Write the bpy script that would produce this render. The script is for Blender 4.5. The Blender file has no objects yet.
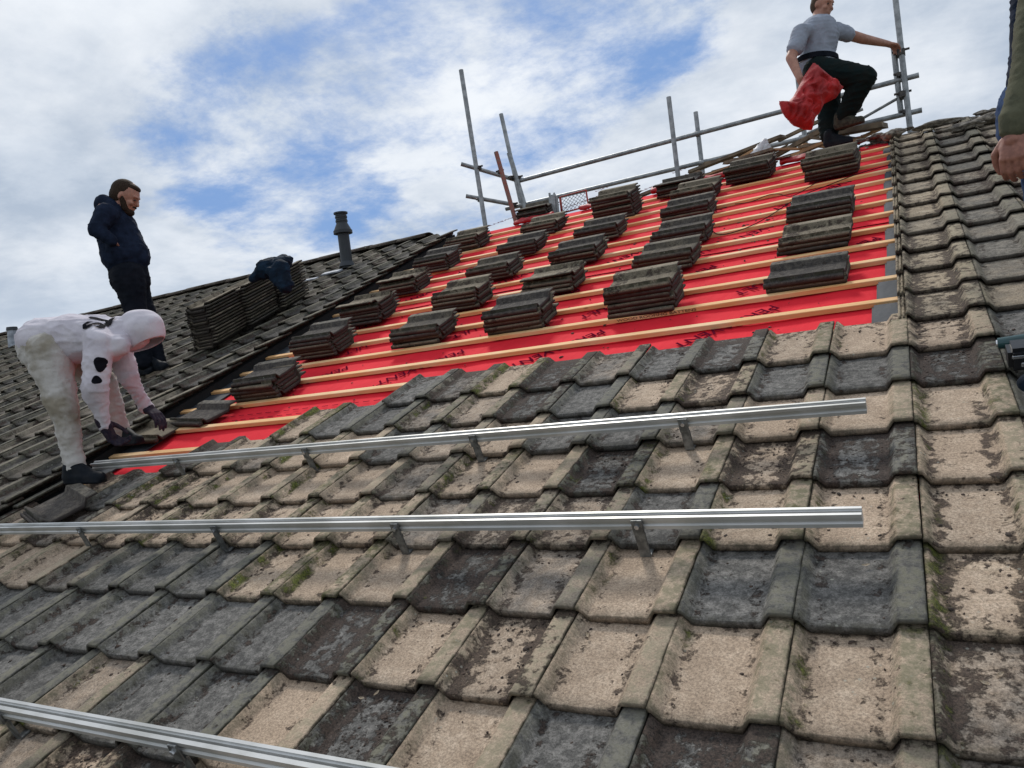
import bpy, bmesh, math, random
import numpy as np
from mathutils import Vector, Matrix, noise as mnoise
random.seed(7); RNG = np.random.default_rng(11)
S = bpy.context.scene
COL = S.collection
rad = math.radians

# ------------------------------------------------------------------ frames
PITCH = rad(22); Z0 = 6.6
G = 0.3283; CW = 0.30                    # course gauge, tile cover width
RIDGE = 20.25*G
ct, st = math.cos(PITCH), math.sin(PITCH)
ROOF = Matrix(((1,0,0,0),(0,ct,-st,0),(0,st,ct,Z0),(0,0,0,1)))   # roof (u,v,w) -> world
def P(u, v, w=0.0): return ROOF @ Vector((u, v, w))
RC = np.array([[0.8733, 0.3915, -0.2899], [-0.0986, -0.4406, -0.8923], [-0.477, 0.8078, -0.3462]])
_u,_s,_v = np.linalg.svd(RC); RC = _u@_v
F = 762.3
CR = Vector((0.0545, -1.5608, 1.3810))
R3 = ROOF.to_3x3()
cx = R3 @ Vector(RC[0]); cy = -(R3 @ Vector(RC[1])); cz = -(R3 @ Vector(RC[2]))
CAM = P(*CR)
cam = bpy.data.cameras.new('camera'); co = bpy.data.objects.new('camera', cam); COL.objects.link(co)
co.matrix_world = Matrix(((cx.x,cy.x,cz.x,CAM.x),(cx.y,cy.y,cz.y,CAM.y),(cx.z,cy.z,cz.z,CAM.z),(0,0,0,1)))
cam.lens = F/1024*36; cam.sensor_width = 36; cam.clip_end = 3000; cam.clip_start = 0.05
S.camera = co
def ray(x, y): return (cx*((x-512)/F) - cy*((y-384)/F) - cz)
def at(x, y, d): return CAM + ray(x, y)*d
def atY(x, y, Y): r = ray(x, y); return CAM + r*((Y-CAM.y)/r.y)
def onroof(x, y, w=0.0):
    r = R3.inverted() @ ray(x, y); t = (w-CR.z)/r.z
    return CR + r*t                                   # roof coordinates
YR = P(0, RIDGE, 0).y; ZR = P(0, RIDGE, 0).z

# ------------------------------------------------------------------ materials
def newmat(name):
    m = bpy.data.materials.new(name); m.use_nodes = True
    nt = m.node_tree; nt.nodes.clear()
    o = nt.nodes.new('ShaderNodeOutputMaterial'); b = nt.nodes.new('ShaderNodeBsdfPrincipled')
    nt.links.new(b.outputs[0], o.inputs[0]); return m, nt, b
class N:
    def __init__(s, nt): s.nt = nt
    def set(s, inp, v):
        if isinstance(v, bpy.types.NodeSocket): s.nt.links.new(v, inp)
        elif v is not None:
            if isinstance(v, (tuple, list)) and len(v) == 3 and inp.type == 'RGBA': v = (*v, 1)
            inp.default_value = v
    def math(s, op, a, b=None, c=None, clamp=False):
        n = s.nt.nodes.new('ShaderNodeMath'); n.operation = op; n.use_clamp = clamp
        s.set(n.inputs[0], a)
        if b is not None: s.set(n.inputs[1], b)
        if c is not None: s.set(n.inputs[2], c)
        return n.outputs[0]
    def mix(s, f, a, b, mode='MIX'):
        n = s.nt.nodes.new('ShaderNodeMix'); n.data_type = 'RGBA'; n.blend_type = mode; n.clamp_factor = True
        s.set(n.inputs[0], f); s.set(n.inputs[6], a); s.set(n.inputs[7], b); return n.outputs[2]
    def noise(s, vec, scale, detail=4, rough=.55, dist=0, out=0):
        n = s.nt.nodes.new('ShaderNodeTexNoise'); s.set(n.inputs['Vector'], vec)
        n.inputs['Scale'].default_value = scale; n.inputs['Detail'].default_value = detail
        n.inputs['Roughness'].default_value = rough; n.inputs['Distortion'].default_value = dist
        return n.outputs[out]
    def vor(s, vec, scale):
        n = s.nt.nodes.new('ShaderNodeTexVoronoi'); s.set(n.inputs['Vector'], vec); n.inputs['Scale'].default_value = scale
        return n.outputs[0]
    def ss(s, v, a, b, lo=0., hi=1.):
        n = s.nt.nodes.new('ShaderNodeMapRange'); n.interpolation_type = 'SMOOTHSTEP'
        s.set(n.inputs[0], v); n.inputs[1].default_value = a; n.inputs[2].default_value = b
        n.inputs[3].default_value = lo; n.inputs[4].default_value = hi; return n.outputs[0]
    def bump(s, h, strength, dist, normal=None):
        n = s.nt.nodes.new('ShaderNodeBump'); n.inputs['Strength'].default_value = strength
        n.inputs['Distance'].default_value = dist; s.set(n.inputs['Height'], h)
        if normal is not None: s.set(n.inputs['Normal'], normal)
        return n.outputs[0]
    def attr(s, name):
        n = s.nt.nodes.new('ShaderNodeAttribute'); n.attribute_name = name; return n
    def sep(s, v):
        n = s.nt.nodes.new('ShaderNodeSeparateXYZ'); s.set(n.inputs[0], v); return n.outputs
    def vmul(s, v, k):
        n = s.nt.nodes.new('ShaderNodeVectorMath'); n.operation = 'MULTIPLY'; s.set(n.inputs[0], v); n.inputs[1].default_value = k
        return n.outputs[0]
    def vadd(s, a, b):
        n = s.nt.nodes.new('ShaderNodeVectorMath'); n.operation = 'ADD'; s.set(n.inputs[0], a); s.set(n.inputs[1], b); return n.outputs[0]
    def objco(s, spread=True):
        t = s.nt.nodes.new('ShaderNodeTexCoord')
        if not spread: return t.outputs['Object']
        i = s.nt.nodes.new('ShaderNodeObjectInfo')
        r = s.math('MULTIPLY', i.outputs['Random'], 37.0)
        c = s.nt.nodes.new('ShaderNodeCombineXYZ'); s.set(c.inputs[0], r); s.set(c.inputs[1], r); s.set(c.inputs[2], r)
        return s.vadd(t.outputs['Object'], c.outputs[0])
    def rnd(s): return s.nt.nodes.new('ShaderNodeObjectInfo').outputs['Random']

def simple(name, c1, c2=None, scale=20, rough=.8, metal=0, bump=.2, bscale=None, bdist=.003, spread=True, detail=5, lo=.35, hi=.65, spec=.5):
    m, nt, b = newmat(name); n = N(nt); co_ = n.objco(spread)
    if c2 is None: c2 = tuple(x*.75 for x in c1)
    nz = n.noise(co_, scale, detail)
    b.inputs['Roughness'].default_value = rough; b.inputs['Metallic'].default_value = metal
    b.inputs['Specular IOR Level'].default_value = spec
    nt.links.new(n.mix(n.ss(nz, lo, hi), c1, c2), b.inputs['Base Color'])
    if bump:
        nt.links.new(n.bump(n.noise(co_, bscale or scale*3, 5), bump, bdist), b.inputs['Normal'])
    return m

def tile_material(name, tanA, tanB, greyA, greyB, FACE=.25, ALG=(.105,.105,.055)):
    m, nt, b = newmat(name); n = N(nt); pos = n.objco(True)
    at_ = n.attr('tile'); uv = n.attr('tuv')
    x, y, fl = n.sep(uv.outputs['Vector'])
    sc = nt.nodes.new('ShaderNodeSeparateColor'); nt.links.new(at_.outputs['Color'], sc.inputs[0])
    tone, rnd, moss = sc.outputs; deb = at_.outputs['Alpha']
    off = nt.nodes.new('ShaderNodeCombineXYZ')
    n.set(off.inputs[0], n.math('MULTIPLY', rnd, 53.)); n.set(off.inputs[1], n.math('MULTIPLY', rnd, 17.)); n.set(off.inputs[2], n.math('MULTIPLY', rnd, 91.))
    p = n.vadd(pos, off.outputs[0])
    n1 = n.noise(p, 9, 5, .6); n2 = n.noise(p, 34, 6, .65); sp = n.noise(p, 150, 5, .85); sp2 = n.noise(p, 120, 3, .7)
    tan = n.mix(n.ss(n2, .3, .7), tanA, tanB)
    tan = n.mix(n.ss(n.math('ADD', n1, n.math('MULTIPLY', rnd, .25)), .5, .8), tan, tuple(c*.88 for c in tanA))
    grey = n.mix(n.ss(n2, .35, .68), greyA, greyB)
    t = n.math('ADD', tone, n.math('MULTIPLY', n.math('SUBTRACT', n1, .5), .55), clamp=True)
    base = n.mix(n.ss(t, .25, .75), tan, grey)
    # per tile brightness
    br = n.math('MULTIPLY_ADD', rnd, .35, .82)
    cb = nt.nodes.new('ShaderNodeCombineXYZ'); [n.set(cb.inputs[i], br) for i in range(3)]
    base = n.mix(1., base, cb.outputs[0], 'MULTIPLY')
    # granules
    g = n.ss(sp, .36, .64, .60, 1.40); cg = nt.nodes.new('ShaderNodeCombineXYZ'); [n.set(cg.inputs[i], g) for i in range(3)]
    base = n.mix(1., base, cg.outputs[0], 'MULTIPLY')
    top = n.ss(n.math('ABSOLUTE', n.math('SUBTRACT', x, .895)), .105, .080)  # pale cream rib tops, with the light they catch mixed into the colour
    base = n.mix(n.math('MULTIPLY', top, n.ss(n2, .36, .62, .10, .50)), base, n.mix(t, (.46,.395,.285), (.21,.20,.17)))
    # algae on ribs, flanks and lower lip
    fx = n.math('ABSOLUTE', n.math('SUBTRACT', x, .415))
    rib = n.ss(fx, .30, .36)
    alg = n.math('MULTIPLY', n.math('MULTIPLY', rib, n.ss(n2, .38, .62)), n.math('MULTIPLY_ADD', moss, .7, .16))
    base = n.mix(alg, base, ALG)
    lip = n.math('MULTIPLY', n.ss(y, .10, .0), n.ss(n.noise(p, 22, 5, .7), .36, .62))
    base = n.mix(n.math('MULTIPLY', lip, n.math('MULTIPLY_ADD', moss, .6, .25)), base, (.060, .055, .034)); face = n.ss(fl, .9, .2); base = n.mix(n.math('MULTIPLY', face, FACE), base, (.050,.042,.040))  # then sides and undersides darkened, their shade painted into the colour
    fk = n.math('MULTIPLY', n.ss(n.math('ABSOLUTE', n.math('SUBTRACT', x, .075)), .085, .0), n.ss(n.noise(p, 20, 6, .7), .40, .60))
    base = n.mix(n.math('MULTIPLY', fk, n.math('MULTIPLY_ADD', deb, .8, .22)), base, n.mix(n.ss(n2,.4,.6), (.055,.055,.028), (.03,.026,.02)))
    fk2 = n.math('MULTIPLY', n.ss(n.math('ABSOLUTE', n.math('SUBTRACT', x, .745)), .05, .0), n.ss(n.noise(p, 24, 6, .7), .42, .60))
    base = n.mix(n.math('MULTIPLY', fk2, n.math('MULTIPLY_ADD', deb, .8, .15)), base, (.035,.030,.022))
    jn = n.math('MULTIPLY', n.math('MAXIMUM', n.ss(n.math('ABSOLUTE', x), .035, .0), n.ss(n.math('ABSOLUTE', n.math('SUBTRACT', x, .997)), .022, .0)), n.ss(n.noise(p, 18, 6, .7), .38, .56))
    base = n.mix(n.math('MULTIPLY', jn, .8), base, (.030,.030,.018))
    # settled dirt along the sides of the pan and under the course above
    wob = n.math('MULTIPLY', n.math('SUBTRACT', n1, .5), .35); d1 = n.ss(n.math('ABSOLUTE', n.math('SUBTRACT', n.math('ADD', x, wob), .15)), .13, .0)
    d2 = n.ss(n.math('ABSOLUTE', n.math('SUBTRACT', n.math('ADD', x, wob), .68)), .13, .0)
    d3 = n.ss(y, .86, 1.04)
    e = n.math('MAXIMUM', n.math('MAXIMUM', d1, d2), d3)
    dn = n.noise(p, 26, 7, .72)
    dirt = n.ss(n.math('ADD', n.math('ADD', dn, n.math('MULTIPLY', e, .13)), n.math('MULTIPLY', deb, .27)), .70, .80)
    base = n.mix(n.math('MULTIPLY', dirt, .88), base, n.mix(n.ss(sp, .35, .65), (.012, .009, .008), (.085, .058, .046)))
    # moss
    mm = n.math('ADD', n.math('MULTIPLY', moss, .42), n.math('MULTIPLY', e, .07))
    ms = n.math('MULTIPLY', n.ss(n.math('ADD', n.noise(p, 14, 7, .7), mm), .86, .98), n.math('MULTIPLY_ADD', n.math('MAXIMUM', n.ss(n.math('ABSOLUTE', n.math('SUBTRACT', x, .08)), .11, .0), n.math('MULTIPLY', rib, .5)), .95, .05))
    base = n.mix(ms, base, n.mix(n.ss(sp, .35, .65), (.025, .032, .009), (.16, .175, .035)))
    # pale lichen spots
    v = n.vor(p, 42); li = n.math('MULTIPLY', n.ss(v, .20, .13), n.ss(n.noise(p, 7, 2), .55, .68))
    base = n.mix(n.math('MULTIPLY', li, .55), base, (.34, .35, .30))
    nt.links.new(base, b.inputs['Base Color'])
    b.inputs['Roughness'].default_value = .93; b.inputs['Specular IOR Level'].default_value = .25
    hh = n.math('ADD', n.math('MULTIPLY', sp, .6), n.math('ADD', n.math('MULTIPLY', n2, .18), n.math('ADD', n.math('MULTIPLY', dirt, .9), n.math('MULTIPLY', ms, 1.6))))
    nt.links.new(n.bump(hh, 1., .0042), b.inputs['Normal'])
    return m
M = {}
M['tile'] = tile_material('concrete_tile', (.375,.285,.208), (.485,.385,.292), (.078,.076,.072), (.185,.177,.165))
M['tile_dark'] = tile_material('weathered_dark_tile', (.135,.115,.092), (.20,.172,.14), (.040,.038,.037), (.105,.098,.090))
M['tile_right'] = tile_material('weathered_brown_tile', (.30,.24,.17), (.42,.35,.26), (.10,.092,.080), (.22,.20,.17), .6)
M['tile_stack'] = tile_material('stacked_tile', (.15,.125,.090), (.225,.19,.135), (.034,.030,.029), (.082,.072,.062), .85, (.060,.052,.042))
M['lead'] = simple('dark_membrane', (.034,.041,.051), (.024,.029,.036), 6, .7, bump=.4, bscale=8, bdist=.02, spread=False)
M['gap_shade'] = simple('painted_gap_shade', (.008,.008,.009), None, 10, .95, bump=0)  # near-black decking colour that paints in the shade of the gaps under tiles
M['steel'] = simple('galvanised_steel', (.33,.35,.36), (.20,.215,.225), 14, .5, .55, bump=.15)
M['rust'] = simple('red_painted_tube', (.28,.075,.055), (.20,.13,.11), 30, .75)
M['coupler'] = simple('dark_coupler', (.045,.045,.048), (.09,.08,.07), 30, .6, .4)
M['alu'] = simple('brushed_aluminium', (.56,.565,.56), (.42,.425,.41), 5, .5, .6, bump=.08)
M['hook'] = simple('hook_steel', (.24,.25,.25), (.12,.125,.125), 45, .5, .75)
M['plank'] = simple('old_timber', (.26,.20,.135), (.12,.095,.07), 8, .9, bump=.5, bscale=30)
M['wood_light'] = simple('split_timber', (.52,.30,.15), (.38,.22,.12), 8, .85, bump=.4)
M['brick'] = simple('brick_wall', (.28,.14,.09), (.2,.1,.07), 6, .9)
M['ground'] = simple('ground_grass', (.07,.09,.035), (.10,.10,.06), .3, .95, bump=.3, bscale=3, spread=False)
M['mortar'] = simple('mortar_rubble', (.27,.24,.20), (.10,.09,.08), 25, .95, bump=.9, bdist=.01)
M['debris'] = simple('moss_crumbs', (.028,.021,.017), (.075,.05,.038), 60, .95, bump=.8, spread=False)
M['skin'] = simple('skin', (.40,.20,.14), (.31,.145,.10), 18, .55, bump=.15)
M['skin_ruddy'] = simple('ruddy_skin', (.30,.13,.09), (.21,.085,.06), 40, .55, bump=.3)
M['eye'] = simple('eye', (.05,.035,.03), None, 30, .3, bump=0)
M['hair'] = simple('dark_hair', (.022,.015,.011), (.05,.034,.024), 160, .7, bump=.8, spec=.08)
M['hair2'] = simple('brown_hair', (.06,.042,.03), (.10,.07,.05), 120, .7, bump=.8, spec=.08)
M['navy'] = simple('navy_fabric', (.014,.022,.044), (.009,.014,.028), 14, .9, bump=.5, bscale=14, bdist=.02, spec=.08)
M['black'] = simple('black_fabric', (.006,.008,.013), (.010,.012,.018), 14, .9, bump=.4, bscale=20, bdist=.01, spec=.08)
M['green_black'] = simple('dark_green_trousers', (.006,.014,.015), (.010,.014,.013), 9, .85, bump=.5, bscale=14, bdist=.015, spec=.08)
M['white_cloth'] = simple('off_white_hoodie', (.60,.57,.62), (.49,.46,.51), 7, .9, bump=.5, bscale=14, bdist=.02, spec=.08)
M['white_trouser'] = simple('dusty_white_trousers', (.50,.48,.46), (.27,.24,.19), 5, .92, bump=.6, bscale=16, bdist=.02, lo=.4, hi=.7, spec=.08)
M['grey_shirt'] = simple('grey_tshirt', (.30,.33,.40), (.25,.275,.33), 10, .9, bump=.5, bscale=11, bdist=.02, spec=.08)
M['olive'] = simple('olive_sleeve', (.105,.105,.070), (.078,.08,.055), 25, .92, bump=.5, bscale=30, bdist=.008, spec=.08)
M['denim'] = simple('blue_denim', (.020,.045,.105), (.035,.065,.14), 60, .9, bump=.4, spec=.08)
M['glove'] = simple('dark_glove', (.020,.017,.030), (.045,.035,.045), 40, .7, bump=.4, spec=.08)
M['boot'] = simple('dark_boot', (.008,.011,.016), (.014,.016,.020), 25, .6, bump=.3, spec=.08)
M['boot2'] = simple('muddy_boot', (.07,.068,.05), (.035,.033,.028), 25, .8, bump=.3, spec=.08)
M['print'] = simple('black_print', (.010,.010,.014), None, 20, .9, bump=0, spec=.05)
M['ink'] = simple('dark_ink', (.12,.006,.022), None, 20, .95, bump=0, spec=0)
M['ink_wood'] = simple('batten_ink', (.09,.045,.02), None, 20, .7, bump=0)
M['red_bag'] = simple('red_plastic_sack', (.46,.020,.022), (.26,.013,.015), 5, .62, bump=.5, bscale=14, bdist=.015, spec=.35)
M['red_roll'] = simple('red_roll', (.42,.015,.022), (.30,.012,.018), 9, .6, bump=.5)
M['leaf'] = simple('dry_leaf', (.55,.47,.36), (.35,.27,.18), 90, .8)
M['white_bag'] = simple('white_sack', (.70,.70,.72), (.55,.55,.58), 9, .5, bump=.8, bscale=12, bdist=.03)
M['jacket'] = simple('dark_blue_jacket', (.010,.024,.045), (.006,.011,.02), 9, .8, bump=.7, bscale=12, bdist=.03, spec=.08)
M['pvc'] = simple('dark_grey_plastic', (.022,.028,.036), (.016,.020,.026), 12, .55, bump=.1)
M['tool_teal'] = simple('teal_plastic', (.010,.055,.062), (.008,.04,.045), 30, .35, bump=.1)
M['tool_black'] = simple('black_plastic', (.010,.011,.014), None, 30, .35, bump=.2)
M['chrome'] = simple('bright_metal', (.7,.72,.75), None, 30, .25, .9, bump=0)
M['red_mesh'] = simple('barrier_red', (.42,.05,.04), None, 10, .6, bump=0)
M['pale_patch'] = simple('pale_flashing', (.34,.37,.42), (.18,.20,.23), 14, .6, .1, bump=.3)
# red underlay
def underlay_mat():
    m, nt, b = newmat('red_underlay'); n = N(nt); p = n.objco(False)
    nz = n.noise(p, 3, 4); fine = n.noise(p, 90, 3)
    c = n.mix(n.ss(nz, .35, .65), (.74,.026,.042), (.64,.020,.034))
    dust = n.ss(n.noise(p, 7, 7, .7), .60, .72)
    c = n.mix(n.math('MULTIPLY', dust, .28), c, (.30,.06,.05))
    nt.links.new(c, b.inputs['Base Color']); b.inputs['Roughness'].default_value = .85; b.inputs['Specular IOR Level'].default_value = .10
    h = n.math('ADD', n.math('MULTIPLY', n.noise(n.vmul(p, (1, .35, 1)), 6, 4), 1.), n.math('MULTIPLY', fine, .05))
    nt.links.new(n.bump(h, .5, .03), b.inputs['Normal']); return m
M['underlay'] = underlay_mat()
def batten_mat():
    m, nt, b = newmat('fresh_pine'); n = N(nt); p = n.objco(True)
    g = n.noise(n.vmul(p, (1.2, 30, 30)), 3, 5, .6); big = n.noise(n.vmul(p, (.8, 1, 1)), 3, 2)
    c = n.mix(n.ss(g, .3, .7), (.78,.46,.20), (.66,.35,.13))
    c = n.mix(n.ss(big, .4, .7), c, (.74,.50,.27))
    k = n.vor(n.vmul(p, (1, 3, 3)), 2.1); c = n.mix(n.ss(k, .075, .035), c, (.17,.06,.025))
    w = n.ss(n.noise(n.vmul(p, (2, 20, 20)), 5, 5), .62, .72); c = n.mix(n.math('MULTIPLY', w, .45), c, (.22,.13,.075))
    nt.links.new(c, b.inputs['Base Color']); b.inputs['Roughness'].default_value = .75
    nt.links.new(n.bump(g, .4, .003), b.inputs['Normal']); return m
M['batten'] = batten_mat()

# ------------------------------------------------------------------ object helpers
def tag(o, label=None, cat=None, group=None, kind=None):
    if label: o['label'] = label
    if cat: o['category'] = cat
    if group: o['group'] = group
    if kind: o['kind'] = kind
    elif cat: o['kind'] = 'thing'
    return o
def empty(name, loc=(0,0,0), mat=None):
    o = bpy.data.objects.new(name, None); COL.objects.link(o); o.empty_display_size = .1
    if mat is not None: o.matrix_world = mat
    else: o.location = loc
    bpy.context.view_layer.update() if False else None
    return o
def link(name, me, mat=None, parent=None, mw=None):
    o = bpy.data.objects.new(name, me); COL.objects.link(o)
    if mat and not me.materials: me.materials.append(mat)
    if parent is not None:
        o.parent = parent
        o.matrix_parent_inverse = parent.matrix_basis.inverted() if (parent.parent is None and mw is None) else Matrix()
        if mw is not None: o.matrix_basis = mw
    elif mw is not None: o.matrix_basis = mw
    return o
def bm_obj(name, bm, mat, parent=None, smooth=False, mw=None):
    bmesh.ops.recalc_face_normals(bm, faces=bm.faces)
    me = bpy.data.meshes.new(name); bm.to_mesh(me); bm.free()
    if smooth:
        me.polygons.foreach_set('use_smooth', [True]*len(me.polygons))
    return link(name, me, mat, parent, mw)
def box(bm, c, s, rot=None, bev=0):
    """box centred c, size s, optional 3x3"""
    r = bmesh.ops.create_cube(bm, size=1)
    vs = r['verts']
    for v in vs:
        p = Vector((v.co.x*s[0], v.co.y*s[1], v.co.z*s[2]))
        v.co = (rot @ p if rot else p) + Vector(c)
    if bev:
        es = list({e for v in vs for e in v.link_edges})
        bmesh.ops.bevel(bm, geom=es, offset=bev, segments=2, affect='EDGES')
def basis(d, hint=Vector((0,0,1))):
    d = d.normalized()
    if abs(d.dot(hint)) > .97: hint = Vector((1,0,0))
    a = hint.cross(d).normalized(); b = d.cross(a)
    return a, b, d
def tube(bm, a, b, r1, r2=None, n=14, caps=True, hollow=False):
    a, b = Vector(a), Vector(b); r2 = r2 or r1
    e1, e2, d = basis(b-a)
    A = [bm.verts.new(a + (e1*math.cos(t)+e2*math.sin(t))*r1) for t in [2*math.pi*i/n for i in range(n)]]
    B = [bm.verts.new(b + (e1*math.cos(t)+e2*math.sin(t))*r2) for t in [2*math.pi*i/n for i in range(n)]]
    for i in range(n): bm.faces.new((A[i], A[(i+1)%n], B[(i+1)%n], B[i]))
    if caps: bm.faces.new(A[::-1]); bm.faces.new(B)
def prim(bm, c, radii, rot=None, seg=20, rings=12):
    r = bmesh.ops.create_uvsphere(bm, u_segments=seg, v_segments=rings, radius=1)
    for v in r['verts']:
        p = Vector((v.co.x*radii[0], v.co.y*radii[1], v.co.z*radii[2]))
        v.co = (rot @ p if rot else p) + Vector(c)
def capsule(bm, a, b, r1, r2, side=None, fl=1.0, n=18):
    """closed tapered capsule; cross-section scaled by fl along `side`"""
    a, b = Vector(a), Vector(b); d = b-a; L = d.length
    if L < 1e-5: prim(bm, a, (r1,)*3); return
    dn = d/L
    if side is not None:
        s = (side - dn*side.dot(dn)).normalized(); t = dn.cross(s)
    else: s, t, _ = basis(d)
    rows = []
    K = 5
    for i in range(K+1):
        th = math.pi/2*(1-i/K); rows.append((-math.sin(th)*r1, math.cos(th)*r1))
    for i in range(K+1):
        th = math.pi/2*(i/K); rows.append((L+math.sin(th)*r2, math.cos(th)*r2))
    prev = None; V0 = None
    for j, (z, r) in enumerate(rows):
        if r < 1e-6:
            v = bm.verts.new(a+dn*z)
            if prev is not None:
                for i in range(n): bm.faces.new((prev[i], prev[(i+1)%n], v))
            else: V0 = v
            prev2 = None
            if j == 0: prev = 'tip'; continue
        else:
            ring = [bm.verts.new(a+dn*z + s*(math.cos(2*math.pi*i/n)*r*fl) + t*(math.sin(2*math.pi*i/n)*r)) for i in range(n)]
            if prev == 'tip':
                for i in range(n): bm.faces.new((ring[(i+1)%n], ring[i], V0))
            elif prev is not None:
                for i in range(n): bm.faces.new((prev[i], prev[(i+1)%n], ring[(i+1)%n], ring[i]))
            prev = ring
def blob(name, build, mat, parent=None, voxel=.012, smooth=4, fold=0., fscale=9, mw=None, target=None):
    """union of closed primitives remeshed into one continuous skin"""
    bm = bmesh.new(); build(bm)
    bmesh.ops.recalc_face_normals(bm, faces=bm.faces)
    me = bpy.data.meshes.new(name+'_src'); bm.to_mesh(me); bm.free()
    o = bpy.data.objects.new(name+'_src', me); COL.objects.link(o)
    r = o.modifiers.new('r', 'REMESH'); r.mode = 'VOXEL'; r.voxel_size = voxel
    if smooth:
        s = o.modifiers.new('s', 'SMOOTH'); s.iterations = smooth; s.factor = .5
    dg = bpy.context.evaluated_depsgraph_get(); dg.update()
    m2 = bpy.data.meshes.new_from_object(o.evaluated_get(dg)); m2.name = name
    bpy.data.objects.remove(o); bpy.data.meshes.remove(me)
    if fold:
        n_ = len(m2.vertices); cs = np.empty(n_*3); ns = np.empty(n_*3)
        m2.vertices.foreach_get('co', cs); m2.vertices.foreach_get('normal', ns)
        cs = cs.reshape(-1,3); ns = ns.reshape(-1,3); off = Vector((len(name)*3.1, 1.7, 9.2))
        for i in range(n_):
            p = Vector((cs[i][0], cs[i][1], cs[i][2]*1.7))*fscale*.55 + off
            w = mnoise.noise(p); q = mnoise.noise(Vector((p.x*2.1+w*1.5, p.y*2.1, p.z*3.1)))
            rdg = 1-abs(q)*2.4
            cs[i] += ns[i]*fold*.8*(w*.9 + max(0,rdg)**3*.45 - .15)
        m2.vertices.foreach_set('co', cs.ravel())
    m2.polygons.foreach_set('use_smooth', [True]*len(m2.polygons)); m2.update()
    m2.materials.clear()
    return link(name, m2, mat, parent, mw)

# ------------------------------------------------------------------ TILE
TL = .42; TH = .0225
PROF = [(0.000,-.0065),(0.003,-.0035),(0.011,-.004),(0.033,-.0300),(0.037,-.0315),(0.120,-.0317),(0.211,-.0315),(0.216,-.0295),(0.236,-.002),(0.241,0),(0.2962,0),(0.2990,-.002)]
THK = lambda x: .013 if (x > .2355 or 0 <= x < .012) else TH
def tile_template(sections, flange=False, gap=True):
    prof = list(PROF)
    if flange: prof = [(-.034,-.030),(-.030,-.024),(-.024,-.024),(-.022,-.031),(-.016,-.031),(-.014,-.023),(-.008,-.023),(-.006,-.031),(-.001,-.031)] + prof
    m = len(prof); vs = []; tu = []
    for (v, dh) in sections:
        top = [(x, v, h+dh) for x, h in prof]; bot = [(x, v, h-THK(x)) for x, h in prof][::-1]
        if v > 0: bot = [(x, v, max(-.057, h-THK(x))) for x, h in prof][::-1]
        for (x, y, h) in top: vs.append((x, y, h-.026*y/G)); tu.append((x/CW, max(y,0)/G, 1 if y > 0 else 0))
        for (x, y, h) in bot: vs.append((x, y, h-.026*y/G)); tu.append((x/CW, max(y,0)/G, -1))
    L = 2*m; fs = []
    for k in range(len(sections)-1):
        for i in range(L):
            j = (i+1) % L; fs.append((k*L+i, k*L+j, (k+1)*L+j, (k+1)*L+i))
    for i in range(m-1):                        # front and back caps as quads
        fs.append((i, L-1-i, L-2-i, i+1)[::1])
        o_ = (len(sections)-1)*L; fs.append((o_+i, o_+i+1, o_+L-2-i, o_+L-1-i))
    return np.array(vs), np.array(fs), np.array(tu)
SEC_HI = [(0,-.0025),(.003,0),(.05,0),(.12,0),(.20,0),(.28,0),(.34,0),(.416,0),(.42,-.003)]
SEC_LO = [(0,-.003),(.005,0),(.36,0),(.42,0)]
T_HI = tile_template(SEC_HI); T_HIF = tile_template(SEC_HI, True); T_LO = tile_template(SEC_LO); T_LOF = tile_template(SEC_LO, True)
def np_mesh(name, V, Fq, T, A):
    me = bpy.data.meshes.new(name)
    me.vertices.add(len(V)); me.vertices.foreach_set('co', V.ravel())
    me.loops.add(Fq.size); me.loops.foreach_set('vertex_index', Fq.ravel().astype(np.int32))
    me.polygons.add(len(Fq)); me.polygons.foreach_set('loop_start', (np.arange(len(Fq))*4).astype(np.int32))
    me.polygons.foreach_set('loop_total', np.full(len(Fq), 4, np.int32))
    me.update(calc_edges=True)
    a = me.attributes.new('tuv', 'FLOAT_VECTOR', 'POINT'); a.data.foreach_set('vector', T.ravel())
    a = me.attributes.new('tile', 'FLOAT_COLOR', 'POINT'); a.data.foreach_set('color', A.ravel())
    me.validate(); return me
def tiles_mesh(name, items, w0=0., jit=1., rough_edge=.0009):
    """items: (col,row,template,tone,moss,debris)"""
    Vs, Fs, Ts, As = [], [], [], []; off = 0
    for (c, r, tp, tone, moss, deb) in items:
        v, f, t = tp; v = v.copy()
        n_ = len(v); rn = RNG.random()
        dx, dy, dw = np.clip(RNG.normal(0, .0006),-.0009,.0009)*jit, RNG.normal(0, .0035)*jit, abs(RNG.normal(0, .0018))*jit
        a = RNG.normal(0, .004)*jit; tl = RNG.normal(0,.006)*jit; tr = RNG.normal(0,.005)*jit
        fr = (v[:,1] < .01)
        ph = RNG.random()*20
        v[:,1] += fr*(np.sin(v[:,0]*190+ph)*.5+np.sin(v[:,0]*77+ph*2)*.7)*rough_edge
        v[:,2] += (np.sin(v[:,0]*60+ph)*np.sin(v[:,1]*31+ph*1.3))*.0007
        X = v[:,0]-a*v[:,1] + dx; Y = v[:,1]+a*v[:,0] + dy
        W = v[:,2] + dw + w0 + tl*(.0-v[:,1]) + tr*(v[:,0]-.15)
        X = X + c*CW; Y = Y + r*G
        Vs.append(np.stack([X, Y*ct-W*st, Y*st+W*ct+Z0], 1))
        Fs.append(f+off); off += n_; Ts.append(t)
        As.append(np.tile(np.array([tone, rn, moss, deb]), (n_,1)))
    return np_mesh(name, np.concatenate(Vs), np.concatenate(Fs), np.concatenate(Ts).astype(float), np.concatenate(As))

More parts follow.
